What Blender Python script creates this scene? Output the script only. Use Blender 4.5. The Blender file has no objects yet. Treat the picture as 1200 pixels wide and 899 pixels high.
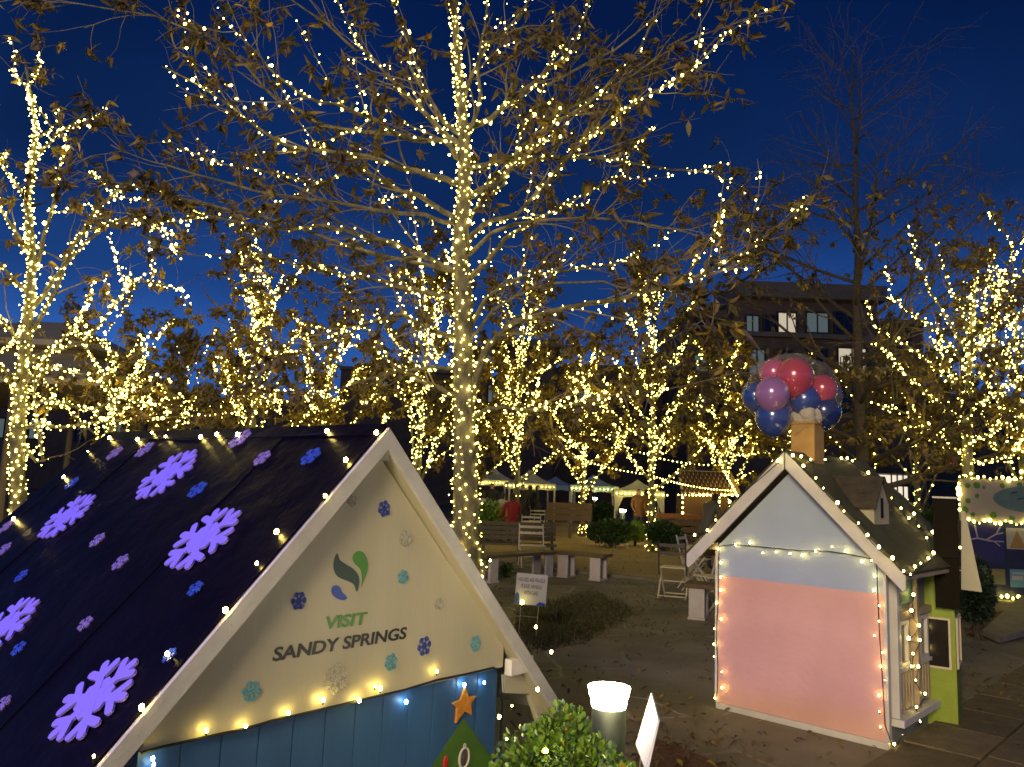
import bpy, math, random
import numpy as np
from mathutils import Vector, Matrix
R = math.radians
random.seed(7); rng = np.random.default_rng(7)
C = bpy.context.scene.collection
S = bpy.context.scene

# ------------------------------------------------------------ camera
CAMZ, PITCH, ROLL, FPX = 1.6, R(7.51), R(2.22), 914.2
fw = Vector((0, math.cos(PITCH), math.sin(PITCH)))
rt0 = Vector((1, 0, 0)); up0 = rt0.cross(fw)
RT = math.cos(ROLL)*rt0 + math.sin(ROLL)*up0
UP = -math.sin(ROLL)*rt0 + math.cos(ROLL)*up0
cd = bpy.data.cameras.new('camera'); cam = bpy.data.objects.new('camera', cd); C.objects.link(cam)
m = Matrix((RT, UP, -fw)).transposed().to_4x4(); m.translation = (0, 0, CAMZ)
cam.matrix_world = m
cd.sensor_width = 36; cd.lens = 36*FPX/1200; cd.clip_end = 600; cd.clip_start = 0.05
S.camera = cam
S.view_settings.view_transform = 'Standard'; S.view_settings.look = 'None'
S.cycles.filter_width = 1.6; S.view_settings.exposure = 0; S.view_settings.gamma = 1
# ------------------------------------------------------------ dusk sky
W = bpy.data.worlds.new('World'); S.world = W; W.use_nodes = True
nt = W.node_tree; bg = nt.nodes['Background']
# clear dusk sky after sunset: deep blue overhead, brighter towards the horizon, thin uneven cloud
tcw = nt.nodes.new('ShaderNodeTexCoord'); sp_ = nt.nodes.new('ShaderNodeSeparateXYZ'); nt.links.new(tcw.outputs['Generated'], sp_.inputs[0])
rp = nt.nodes.new('ShaderNodeValToRGB'); nt.links.new(sp_.outputs['Z'], rp.inputs[0]); rp.color_ramp.interpolation = 'EASE'
for i, (z, c) in enumerate(((0, (.034,.135,.50)), (.13, (.029,.12,.46)), (.24, (.011,.050,.21)), (.36, (.0042,.021,.098)), (.55, (.0015,.0105,.062)), (1, (.001,.006,.035)))):
    e = rp.color_ramp.elements[i] if i < 2 else rp.color_ramp.elements.new(z); e.position = z; e.color = (*c, 1)
cn = nt.nodes.new('ShaderNodeTexNoise'); cn.inputs['Scale'].default_value = 2.2; cn.inputs['Detail'].default_value = 5; nt.links.new(tcw.outputs['Generated'], cn.inputs[0])
cr_ = nt.nodes.new('ShaderNodeMapRange'); cr_.inputs[1].default_value = .3; cr_.inputs[2].default_value = .7; cr_.inputs[3].default_value = .62; cr_.inputs[4].default_value = 1.25; nt.links.new(cn.outputs[0], cr_.inputs[0])
ms = nt.nodes.new('ShaderNodeVectorMath'); ms.operation = 'SCALE'; nt.links.new(rp.outputs[0], ms.inputs[0]); nt.links.new(cr_.outputs[0], ms.inputs['Scale']); nt.links.new(ms.outputs[0], bg.inputs[0]); bg.inputs[1].default_value = 1.0
# no sun lamp: the sun is below the horizon

def warm_lamp(name, loc, energy, col, size=.25, spot=None, target=None):
    d = bpy.data.lights.new(name, 'SPOT' if spot else 'POINT'); d.energy = energy; d.color = col; d.shadow_soft_size = size
    if spot: d.spot_size = spot; d.spot_blend = .6
    o = bpy.data.objects.new(name, d); C.objects.link(o); o.location = loc
    if target is not None:
        o.rotation_euler = (Vector(target)-Vector(loc)).to_track_quat('-Z', 'Y').to_euler()
    return o
# plaza lamps standing behind the photographer, and the violet floodlight on the snow roof
warm_lamp('plaza_lamp_light', (-5.2, -10.8, 6.2), 9700, (1, .80, .52), 2.2)
warm_lamp('floodlight_beam', (-4.2, 1.2, 3.6), 520, (.10, .07, 1), .1, R(56), (-1.9, 3.0, 1.0))

def ray(px, py):
    return (fw + RT*((px-600)/FPX) + UP*((449.5-py)/FPX))
def at(px, py, Y):
    d = ray(px, py); return Vector((0, 0, CAMZ)) + d*(Y/d.y)
def gnd(px, py, z=0.):
    d = ray(px, py); return Vector((0, 0, CAMZ)) + d*((z-CAMZ)/d.z)

# ------------------------------------------------------------ materials
def mat(name, col, rough=.6, col2=None, scale=6, bump=0, bscale=40, emis=None, es=0, metal=0, spec=.5, stretch=None, mix=.5):
    m = bpy.data.materials.new(name); m.use_nodes = True; n = m.node_tree; b = n.nodes['Principled BSDF']
    b.inputs['Base Color'].default_value = (*col, 1); b.inputs['Roughness'].default_value = rough
    b.inputs['Metallic'].default_value = metal; b.inputs['Specular IOR Level'].default_value = spec
    tc = n.nodes.new('ShaderNodeTexCoord'); mp = n.nodes.new('ShaderNodeMapping'); n.links.new(tc.outputs['Object'], mp.inputs[0])
    if stretch: mp.inputs['Scale'].default_value = stretch
    if col2:
        t = n.nodes.new('ShaderNodeTexNoise'); t.inputs['Scale'].default_value = scale; t.inputs['Detail'].default_value = 6
        r = n.nodes.new('ShaderNodeValToRGB'); r.color_ramp.elements[0].position = mix-.18; r.color_ramp.elements[1].position = mix+.18
        r.color_ramp.elements[0].color = (*col, 1); r.color_ramp.elements[1].color = (*col2, 1)
        n.links.new(mp.outputs[0], t.inputs[0]); n.links.new(t.outputs[0], r.inputs[0]); n.links.new(r.outputs[0], b.inputs['Base Color'])
    if bump:
        t = n.nodes.new('ShaderNodeTexNoise'); t.inputs['Scale'].default_value = bscale; t.inputs['Detail'].default_value = 5
        bp = n.nodes.new('ShaderNodeBump'); bp.inputs['Strength'].default_value = bump; bp.inputs['Distance'].default_value = .02
        n.links.new(mp.outputs[0], t.inputs[0]); n.links.new(t.outputs[0], bp.inputs['Height']); n.links.new(bp.outputs[0], b.inputs['Normal'])
    if emis:
        b.inputs['Emission Color'].default_value = (*emis, 1); b.inputs['Emission Strength'].default_value = es
    return m
M = dict(
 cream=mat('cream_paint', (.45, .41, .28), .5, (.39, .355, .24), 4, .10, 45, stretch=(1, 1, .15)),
 trim=mat('grey_white_trim', (.56, .54, .48), .5, (.44, .42, .38), 7, .2, 50),
 trimw=mat('white_trim', (.68, .64, .58), .5, (.58, .54, .49), 7, .15, 50),
 bluewall=mat('blue_painted_board', (.035, .11, .24), .5, (.028, .085, .19), 6, .12, 50, stretch=(1, 1, .2)),
 navy=mat('navy_roof_sheet', (.0024, .0016, .004), .38, (.0045, .003, .007), 4, .35, 9, spec=.13),
 flake=mat('violet_light_tinted_foam', (.25, .19, .85), .75),  # pale foam with the violet of the floodlight put into its colour
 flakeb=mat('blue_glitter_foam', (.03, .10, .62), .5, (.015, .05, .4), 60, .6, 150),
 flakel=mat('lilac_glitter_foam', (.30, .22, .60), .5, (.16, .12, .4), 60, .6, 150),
 dblue=mat('dark_blue_glitter', (.02, .04, .22), .4, (.04, .08, .4), 120, .6, 150),
 teal=mat('teal_glitter', (.05, .26, .34), .4, (.18, .45, .5), 120, .6, 150),
 silver=mat('silver_glitter', (.38, .36, .28), .35, (.6, .58, .46), 120, .6, 150, metal=.3),
 lgreen=mat('logo_green', (.06, .22, .03), .5), ldark=mat('logo_dark_green', (.02, .05, .045), .5), lblue=mat('logo_blue', (.015, .06, .35), .5),
 black=mat('black_letter', (.012, .012, .014), .5), purple=mat('purple_letter', (.12, .08, .18), .6),
 gold=mat('gold_star_paint', (.62, .26, .02), .5, (.5, .18, .015), 30, .5, 60),
 treegreen=mat('green_tree_paint', (.07, .16, .012), .6, (.05, .12, .01), 9),
 red=mat('red_paint', (.45, .02, .015), .4), photo=mat('dark_oval_picture', (.03, .025, .02), .35, (.16, .13, .09), 30),
 pink=mat('pink_paint', (.82, .46, .385), .55, (.70, .375, .31), 2.2, .12, 25),
 pblue=mat('pale_blue_paint', (.42, .49, .60), .55, (.38, .45, .56), 3, .08, 60),
 greypl=mat('grey_side_plank', (.26, .27, .24), .6, (.19, .20, .17), 9, .3, 50, stretch=(1, 1, .2)),
 pgreen=mat('muted_green_panel', (.16, .26, .18), .6), tanw=mat('tan_plank', (.42, .33, .22), .6, (.34, .26, .17), 9, .2, 50),
 roofg=mat('olive_felt_roof', (.055, .055, .028), .75, (.085, .08, .04), 9, .6, 90),
 shing=mat('dark_shingle', (.075, .06, .04), .7, (.04, .033, .024), 14, .5, 60),
 lime=mat('lime_paint', (.26, .34, .02), .5, (.21, .28, .016), 5, .15, 60),
 darkglass=mat('dark_window_pane', (.012, .008, .006), .15), brownp=mat('brown_roof_panel', (.013, .009, .005), .65, (.008, .006, .0035), 6, .2, 40, spec=.08),
 bark=mat('pale_bark', (.27, .24, .15), .8, (.09, .08, .05), 11, 1, 45, stretch=(1,1,.5)), barkd=mat('dark_bark', (.09, .07, .05), .85, (.05, .04, .03), 20, .8, 60),
 twig=mat('twig_brown', (.22, .18, .11), .8), twigd=mat('dark_twig', (.11, .085, .06), .8),
 leaf1=mat('dry_brown_leaf', (.20, .145, .045), .6, (.12, .08, .03), 9), leaf2=mat('golden_leaf', (.44, .30, .035), .6, (.28, .18, .02), 9),
 leaf3=mat('purple_brown_leaf', (.10, .065, .06), .6), leaf4=mat('olive_leaf', (.13, .12, .03), .6, (.08, .08, .02), 9),
 leafy=mat('bright_yellow_leaf', (.55, .33, .02), .6),
 box1=mat('boxwood_leaf', (.20, .34, .03), .4, (.12, .24, .02), 30, spec=.7), box2=mat('boxwood_leaf_dark', (.05, .10, .015), .4, spec=.7), bush=mat('dark_bush_leaf', (.03, .075, .018), .5, (.02, .05, .012), 9),
 wire=mat('dark_green_wire', (.006, .009, .007), .5), 
 metal=mat('dark_lamp_post', (.045, .055, .035), .45, metal=.3), signw=mat('white_sign_board', (.78, .77, .76), .5),
 signp=mat('pale_sign_board', (.50, .49, .54), .5), bwood=mat('bench_wood', (.16, .10, .05), .6, (.10, .06, .03), 12, .4, 50, stretch=(1, 6, 6)),
 bench_leg=mat('lilac_grey_leg', (.56, .50, .50), .6, (.48, .42, .42), 8), chairw=mat('cream_chair_paint', (.60, .52, .38), .5), chaird=mat('dark_chair_metal', (.05, .04, .035), .5),
 slat=mat('olive_bench_slat', (.10, .075, .035), .6, (.07, .05, .025), 12, .4, 50),
 tent=mat('white_tent_cloth', (.75, .72, .60), .7, (.68, .64, .52), 3), tentb=mat('blue_tent_cloth', (.40, .55, .66), .7),
 brick=mat('brown_facade', (.24, .145, .08), .8, (.17, .105, .06), 2), brickp=mat('pink_brown_facade', (.22, .12, .09), .8), parap=mat('stone_parapet', (.30, .22, .13), .8, (.22, .165, .10), 3),
 pav=mat('cream_pavilion_roof', (.66, .57, .38), .7, (.56, .48, .32), 2), pavd=mat('brown_clerestory', (.26, .20, .12), .8),
 winlit=mat('lit_window', (.3, .28, .2), .4, emis=(1, .85, .6), es=.55), windim=mat('dim_window', (.05, .06, .07), .2, emis=(.55, .75, .7), es=.13), shop=mat('shop_lit_wall', (.5, .45, .4), .5, emis=(1, .86, .66), es=.95), shopb=mat('shop_blue_light', (.2, .3, .5), .4, emis=(.35, .55, 1), es=.9),
 boothn=mat('navy_booth', (.012, .018, .06), .5, (.008, .01, .04), 5), boothp=mat('violet_blue_panel', (.018, .016, .10), .5), mapw=mat('pale_map_board', (.30, .26, .22), .6, (.26, .23, .19), 4), pool=mat('painted_pool', (.09, .15, .16), .5, (.07, .12, .13), 8),
 branch=mat('painted_branch', (.25, .22, .30), .6), poster=mat('poster_pale', (.3, .29, .26), .6), posterb=mat('poster_blue', (.08, .2, .3), .6), postero=mat('poster_olive', (.13, .14, .06), .6), orange=mat('orange_wood', (.26, .10, .02), .6), ochre=mat('ochre_paint', (.25, .15, .04), .6),
 ginger=mat('gingerbread_brown', (.085, .035, .018), .7), icing=mat('icing_white', (.60, .52, .42), .7),
 concrete=mat('concrete_kerb', (.24, .21, .17), .8, (.17, .15, .12), 5, .4, 50), mulch=mat('leaf_mulch', (.09, .035, .02), .9, (.16, .08, .04), 30, 1, 60),
 skin=mat('skin', (.45, .26, .18), .6), hair=mat('dark_hair', (.03, .02, .015), .7), coat1=mat('olive_coat', (.13, .12, .09), .8), coat2=mat('red_coat', (.26, .015, .02), .8), coat3=mat('black_coat', (.02, .02, .025), .8), coat4=mat('pale_coat', (.35, .32, .3), .8), coat5=mat('orange_brown_coat', (.20, .09, .03), .8), jeans=mat('dark_trousers', (.03, .035, .05), .8),
 evergreen=mat('near_black_evergreen', (.012, .026, .010), .6),
 smoke=mat('white_cotton_plume', (.55, .50, .42), .9, (.45, .4, .33), 9, 1, 30), chim=mat('ochre_chimney', (.50, .30, .09), .7, (.42, .24, .07), 12),
 cable=mat('pale_cable', (.5, .46, .4), .5),
)
def emit(name, col, s):
    m = bpy.data.materials.new(name); m.use_nodes = True; n = m.node_tree; n.nodes.clear()
    e = n.nodes.new('ShaderNodeEmission'); o = n.nodes.new('ShaderNodeOutputMaterial'); e.inputs[0].default_value = (*col, 1); e.inputs[1].default_value = s
    n.links.new(e.outputs[0], o.inputs[0]); return m
M['bulbp'] = emit('warm_bulb_pink_house', (1, .76, .20), 42); M['bulb'] = emit('warm_bulb', (1, .80, .14), 22); M['bulbn'] = emit('warm_bulb_near', (1, .74, .17), 85); M['bulbc'] = emit('cool_bulb', (.5, .78, 1), 60)
M['bulbf'] = emit('warm_bulb_far', (1, .82, .15), 21); M['lampglow'] = emit('lamp_glow', (1, .84, .52), 80); M['redl'] = emit('red_lamp', (1, .04, .03), 4)
def balloon_mat(name, c):
    m = mat(name, c, .22, spec=.8); b = m.node_tree.nodes['Principled BSDF']; b.inputs['Metallic'].default_value = .15; b.inputs['Coat Weight'].default_value = .6; return m
M['b_red'] = balloon_mat('red_balloon', (.50, .05, .10)); M['b_pink'] = balloon_mat('pink_balloon', (.55, .10, .25)); M['b_blue'] = balloon_mat('blue_balloon', (.035, .07, .32)); M['b_vio'] = balloon_mat('violet_balloon', (.34, .16, .42)); M['b_navy'] = balloon_mat('navy_balloon', (.015, .03, .16))
def film():
    m = bpy.data.materials.new('clear_plastic_film'); m.use_nodes = True; n = m.node_tree; n.nodes.clear()
    o = n.nodes.new('ShaderNodeOutputMaterial'); t = n.nodes.new('ShaderNodeBsdfTransparent'); d = n.nodes.new('ShaderNodeBsdfGlossy'); d.inputs['Roughness'].default_value = .25
    d2 = n.nodes.new('ShaderNodeBsdfDiffuse'); d2.inputs[0].default_value = (.7, .68, .66, 1)
    lw = n.nodes.new('ShaderNodeLayerWeight'); lw.inputs[0].default_value = .35; mx = n.nodes.new('ShaderNodeMixShader'); mx2 = n.nodes.new('ShaderNodeMixShader'); mx2.inputs[0].default_value = .5
    mm = n.nodes.new('ShaderNodeMath'); mm.operation = 'MULTIPLY_ADD'; mm.inputs[1].default_value = .30; mm.inputs[2].default_value = .015
    n.links.new(lw.outputs['Facing'], mm.inputs[0]); n.links.new(mm.outputs[0], mx.inputs[0]); n.links.new(t.outputs[0], mx.inputs[1]); n.links.new(d.outputs[0], mx2.inputs[1]); n.links.new(d2.outputs[0], mx2.inputs[2]); n.links.new(mx2.outputs[0], mx.inputs[2]); n.links.new(mx.outputs[0], o.inputs[0]); return m
M['film'] = film()
def vary(m, lo=.6, hi=1.3):
    n = m.node_tree; b = n.nodes['Principled BSDF']; oi = n.nodes.new('ShaderNodeObjectInfo'); mr = n.nodes.new('ShaderNodeMapRange'); mr.inputs[3].default_value = lo; mr.inputs[4].default_value = hi
    sc = n.nodes.new('ShaderNodeVectorMath'); sc.operation = 'SCALE'; n.links.new(oi.outputs['Random'], mr.inputs[0]); src = b.inputs['Base Color'].links[0].from_socket
    n.links.new(src, sc.inputs[0]); n.links.new(mr.outputs[0], sc.inputs['Scale']); n.links.new(sc.outputs[0], b.inputs['Base Color'])
for k_ in ('leaf1','leaf2','leaf4'): vary(M[k_])
def ground_mat(name, a, b, crack, rough=.85, sc=1.2, crk=.5):
    m = bpy.data.materials.new(name); m.use_nodes = True; n = m.node_tree; p = n.nodes['Principled BSDF']; p.inputs['Roughness'].default_value = rough
    tc = n.nodes.new('ShaderNodeTexCoord')
    def noise(s, d=6):
        t = n.nodes.new('ShaderNodeTexNoise'); t.inputs['Scale'].default_value = s; t.inputs['Detail'].default_value = d; n.links.new(tc.outputs['Object'], t.inputs[0]); return t
    t = noise(sc, 8); r = n.nodes.new('ShaderNodeValToRGB'); r.color_ramp.elements[0].position = .36; r.color_ramp.elements[1].position = .66
    r.color_ramp.elements[0].color = (*a, 1); r.color_ramp.elements[1].color = (*b, 1); n.links.new(t.outputs[0], r.inputs[0])
    w = noise(1.3, 4); mixv = n.nodes.new('ShaderNodeMix'); mixv.data_type = 'VECTOR'; mixv.inputs['Factor'].default_value = .22
    n.links.new(tc.outputs['Object'], mixv.inputs['A']); n.links.new(w.outputs['Color'], mixv.inputs['B'])
    v = n.nodes.new('ShaderNodeTexVoronoi'); v.feature = 'DISTANCE_TO_EDGE'; v.inputs['Scale'].default_value = 1.5; n.links.new(mixv.outputs['Result'], v.inputs['Vector'])
    cr = n.nodes.new('ShaderNodeValToRGB'); cr.color_ramp.elements[0].color = (crk, crk, crk, 1); cr.color_ramp.elements[1].position = .022; cr.color_ramp.elements[1].color = (0, 0, 0, 1); n.links.new(v.outputs['Distance'], cr.inputs[0])
    k = noise(.9, 3); kr = n.nodes.new('ShaderNodeValToRGB'); kr.color_ramp.elements[0].position = .47; kr.color_ramp.elements[1].position = .62; n.links.new(k.outputs[0], kr.inputs[0])
    ml = n.nodes.new('ShaderNodeMath'); ml.operation = 'MULTIPLY'; n.links.new(cr.outputs[0], ml.inputs[0]); n.links.new(kr.outputs[0], ml.inputs[1])
    mx = n.nodes.new('ShaderNodeMix'); mx.data_type = 'RGBA'; n.links.new(ml.outputs[0], mx.inputs['Factor']); n.links.new(r.outputs[0], mx.inputs['A']); mx.inputs['B'].default_value = (*crack, 1)
    n.links.new(mx.outputs['Result'], p.inputs['Base Color'])
    g = noise(60, 6); bp = n.nodes.new('ShaderNodeBump'); bp.inputs['Strength'].default_value = .6; bp.inputs['Distance'].default_value = .02; n.links.new(g.outputs[0], bp.inputs['Height']); n.links.new(bp.outputs[0], p.inputs['Normal'])
    return m
M['asphalt'] = ground_mat('worn_plaza_paving', (.16, .138, .095), (.27, .238, .17), (.50, .46, .36), crk=1.)
M['gravel'] = ground_mat('gravel_court', (.32, .22, .105), (.42, .30, .15), (.3, .25, .17), sc=.6, crk=.2)
M['paver'] = mat('brown_paver', (.18, .14, .075), .75, (.12, .09, .05), 8, .5, 60)
vary(M['paver'], .7, 1.25)
M['joint'] = mat('dark_joint', (.02, .015, .01), .9)
M['grass'] = mat('dry_grass_blade', (.06, .065, .02), .8, (.035, .035, .015), 5)

# ------------------------------------------------------------ mesh helpers
class MB:
    def __init__(s): s.v = []; s.f = []; s.mi = []; s.k = 0
    def add(s, vs, fs, mi=None):
        o = len(s.v); s.v += [tuple(v) for v in vs]; s.f += [tuple(i+o for i in f) for f in fs]; s.mi += [s.k if mi is None else mi]*len(fs); return s
    def box(s, a, b, rot=None, piv=None):
        (x0, y0, z0), (x1, y1, z1) = a, b
        vs = [Vector(p) for p in ((x0,y0,z0),(x1,y0,z0),(x1,y1,z0),(x0,y1,z0),(x0,y0,z1),(x1,y0,z1),(x1,y1,z1),(x0,y1,z1))]
        if rot is not None:
            piv = Vector(piv) if piv is not None else sum(vs, Vector())/8
            vs = [rot @ (v-piv)+piv for v in vs]
        return s.add(vs, [(0,3,2,1),(4,5,6,7),(0,1,5,4),(1,2,6,5),(2,3,7,6),(3,0,4,7)])
    def bar(s, p, q, w, h, upv=(0,0,1)):
        p = Vector(p); q = Vector(q); d = (q-p).normalized(); u = Vector(upv); x = d.cross(u)
        if x.length < 1e-4: x = d.cross(Vector((0,1,0)))
        x.normalize(); u = x.cross(d)
        vs = [c+x*a*w/2+u*b*h/2 for c in (p, q) for a, b in ((-1,-1),(1,-1),(1,1),(-1,1))]
        return s.add(vs, [(0,1,2,3),(7,6,5,4),(0,4,5,1),(1,5,6,2),(2,6,7,3),(3,7,4,0)])
    def tube(s, pts, rad, n=6, cap=True):
        pts = [Vector(p) for p in pts]; rad = rad if hasattr(rad, '__len__') else [rad]*len(pts)
        vs = []; x = None
        for i, p in enumerate(pts):
            d = (pts[min(i+1, len(pts)-1)]-pts[max(i-1, 0)])
            d = d.normalized() if d.length > 1e-9 else Vector((0,0,1))
            if x is None: x = d.orthogonal().normalized()
            else:
                x = (x-d*x.dot(d)); x = x.normalized() if x.length > 1e-6 else d.orthogonal().normalized()
            y = d.cross(x)
            vs += [p+(x*math.cos(2*math.pi*k/n)+y*math.sin(2*math.pi*k/n))*rad[i] for k in range(n)]
        fs = [(i*n+k, i*n+(k+1)%n, (i+1)*n+(k+1)%n, (i+1)*n+k) for i in range(len(pts)-1) for k in range(n)]
        if cap: fs += [tuple(range(n))[::-1], tuple(range((len(pts)-1)*n, len(pts)*n))]
        return s.add(vs, fs)
    def prism(s, poly, frame, t):
        """poly = 2d points; frame = (origin, u, v, normal); extruded by t along the normal"""
        o, u, v, nn = [Vector(k) for k in frame]; n = len(poly)
        vs = [o+u*a+v*b for a, b in poly]+[o+u*a+v*b+nn*t for a, b in poly]
        return s.add(vs, [tuple(range(n))[::-1], tuple(range(n, 2*n))]+[(i, (i+1)%n, n+(i+1)%n, n+i) for i in range(n)])
    def lathe(s, prof, n=20, c=(0,0,0)):
        c = Vector(c); vs = [c+Vector((r*math.cos(2*math.pi*k/n), r*math.sin(2*math.pi*k/n), z)) for r, z in prof for k in range(n)]
        fs = [(i*n+k, i*n+(k+1)%n, (i+1)*n+(k+1)%n, (i+1)*n+k) for i in range(len(prof)-1) for k in range(n)]
        fs += [tuple(range(n))[::-1], tuple(range((len(prof)-1)*n, len(prof)*n))]
        return s.add(vs, fs)
    def ball(s, c, r, seg=12, rings=8, sq=(1,1,1), wob=0):
        c = Vector(c); vs = []
        for i in range(rings+1):
            th = math.pi*i/rings
            for k in range(seg):
                w = 1+wob*(random.random()-.5)
                vs.append(c+Vector((r*sq[0]*w*math.sin(th)*math.cos(2*math.pi*k/seg), r*sq[1]*w*math.sin(th)*math.sin(2*math.pi*k/seg), r*sq[2]*w*math.cos(th))))
        return s.add(vs, [(i*seg+k, (i+1)*seg+k, (i+1)*seg+(k+1)%seg, i*seg+(k+1)%seg) for i in range(rings) for k in range(seg)])
    def build(s, name, mats, parent=None, smooth=False, bev=0):
        me = bpy.data.meshes.new(name); me.from_pydata(s.v, [], s.f)
        for x in (mats if isinstance(mats, (list, tuple)) else [mats]): me.materials.append(M[x])
        me.polygons.foreach_set('material_index', s.mi)
        if smooth: me.polygons.foreach_set('use_smooth', [True]*len(s.f))
        me.update(); me.validate()
        o = link(name, me, parent)
        if bev:
            b = o.modifiers.new('edge', 'BEVEL'); b.width = bev; b.segments = 2; b.limit_method = 'ANGLE'
        return o
def link(name, me, parent=None):
    o = bpy.data.objects.new(name, me); C.objects.link(o)
    if parent: o.parent = parent
    return o
def npmesh(name, V, F, mats, mi=None, parent=None, smooth=False):
    me = bpy.data.meshes.new(name); V = np.asarray(V, np.float32); F = np.asarray(F, np.int32); k = F.shape[1]
    me.vertices.add(len(V)); me.vertices.foreach_set('co', V.ravel()); me.loops.add(F.size); me.loops.foreach_set('vertex_index', F.ravel())
    me.polygons.add(len(F)); me.polygons.foreach_set('loop_start', np.arange(0, F.size, k, dtype=np.int32))
    for x in mats: me.materials.append(M[x])
    if mi is not None: me.polygons.foreach_set('material_index', np.asarray(mi, np.int32))
    me.update(calc_edges=True); return link(name, me, parent)
def tag(o, label=None, cat=None, group=None, kind=None):
    if label: o['label'] = label
    if cat: o['category'] = cat
    if group: o['group'] = group
    if kind: o['kind'] = kind
    return o
def thing(name, label, cat, loc=(0,0,0), rz=0, group=None):
    o = bpy.data.objects.new(name, None); C.objects.link(o); o.location = loc; o.rotation_euler = (0,0,rz); o.empty_display_size = .1
    return tag(o, label, cat, group)
def copy_tree(o, parent=None):
    c = o.copy(); C.objects.link(c); c.parent = parent
    for ch in list(o.children): copy_tree(ch, c)
    return c
class Frame:
    """a house's own axes: x along its front, y going into it, z up"""
    def __init__(s, x, y, yaw): s.o = Vector((x,y,0)); s.yaw = yaw; s.e = Vector((math.cos(yaw), math.sin(yaw), 0)); s.n = Vector((-math.sin(yaw), math.cos(yaw), 0))
    def w(s, p): return s.o+s.e*p[0]+s.n*p[1]+Vector((0,0,p[2]))
    def l(s, P): d = P-s.o; return Vector((d.dot(s.e), d.dot(s.n), d.z))
    def pix(s, px, py, pt, nrm):
        P = s.w(pt); N = s.e*nrm[0]+s.n*nrm[1]+Vector((0,0,nrm[2])); d = ray(px, py); c = Vector((0,0,CAMZ))
        return s.l(c+d*((P-c).dot(N)/d.dot(N)))
    def front(s, px, py, y): return s.pix(px, py, (0,y,0), (0,1,0))
def text_mesh(body, name, width, height, frame, m, parent, depth=.004, bold=.0, shear=0):
    """letters laid on a plane; frame = (left baseline point, u, v, normal)"""
    cu = bpy.data.curves.new(name, 'FONT'); cu.body = body; cu.size = 1; cu.offset = bold; cu.resolution_u = 3; cu.shear = shear; cu.extrude = .001
    ob = bpy.data.objects.new(name, cu); C.objects.link(ob); bpy.context.view_layer.update()
    me = bpy.data.meshes.new_from_object(ob.evaluated_get(bpy.context.evaluated_depsgraph_get())); bpy.data.objects.remove(ob)
    xs = [v.co.x for v in me.vertices]; ys = [v.co.y for v in me.vertices]; x0, x1 = min(xs), max(xs); y0, y1 = min(ys), max(ys)
    o, u, v, n = [Vector(k) for k in frame]
    for q in me.vertices:
        q.co = o+u*((q.co.x-x0)/(x1-x0)*width)+v*((q.co.y-y0)/(y1-y0)*height)+n*(depth if q.co.z > 0 else .0005)
    me.materials.clear(); me.materials.append(M[m]); me.update()
    return link(name, me, parent)

# ------------------------------------------------------------ bulbs
ICO = None
def ico():
    global ICO
    if ICO is None:
        t = (1+5**.5)/2; v = np.array([(-1,t,0),(1,t,0),(-1,-t,0),(1,-t,0),(0,-1,t),(0,1,t),(0,-1,-t),(0,1,-t),(t,0,-1),(t,0,1),(-t,0,-1),(-t,0,1)]); v = v/np.linalg.norm(v[0])
        f = np.array([(0,11,5),(0,5,1),(0,1,7),(0,7,10),(0,10,11),(1,5,9),(5,11,4),(11,10,2),(10,7,6),(7,1,8),(3,9,4),(3,4,2),(3,2,6),(3,6,8),(3,8,9),(4,9,5),(2,4,11),(6,2,10),(8,6,7),(9,8,1)]); ICO = (v, f)
    return ICO
OCT = (np.array([(1,0,0),(-1,0,0),(0,1,0),(0,-1,0),(0,0,1.15),(0,0,-1.15)], float), np.array([(0,2,4),(2,1,4),(1,3,4),(3,0,4),(2,0,5),(1,2,5),(3,1,5),(0,3,5)]))
def scatter(tmpl, P, size, Rm=None):
    v, f = tmpl; P = np.asarray(P, float); n = len(P); size = np.broadcast_to(np.asarray(size, float), (n,))
    if Rm is None: V = P[:,None,:]+v[None]*size[:,None,None]
    else: V = P[:,None,:]+np.einsum('nij,kj->nki', Rm, v)*size[:,None,None]
    F = f[None]+(np.arange(n)*len(v))[:,None,None]
    return V.reshape(-1,3), F.reshape(-1, f.shape[1])
def bulb_mesh(name, r, m, sy=1.0):
    v, f = ico(); me = bpy.data.meshes.new(name); me.from_pydata([tuple(x*r*np.array((1,1,sy))) for x in v], [], [tuple(x) for x in f.tolist()]); me.materials.append(M[m]); return me
BM = {}
def bulbs_as_parts(P, r, m, parent):
    k = (round(r, 4), m)
    if k not in BM: BM[k] = bulb_mesh('bulb', r, m, 1.3)
    for p in P:
        o = link('bulb', BM[k], parent); o.location = p; q = min(1.2 if m != 'bulb' else 1.9, max(.55, random.lognormvariate(0, .32))); o.scale = (q, q, q)

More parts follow.
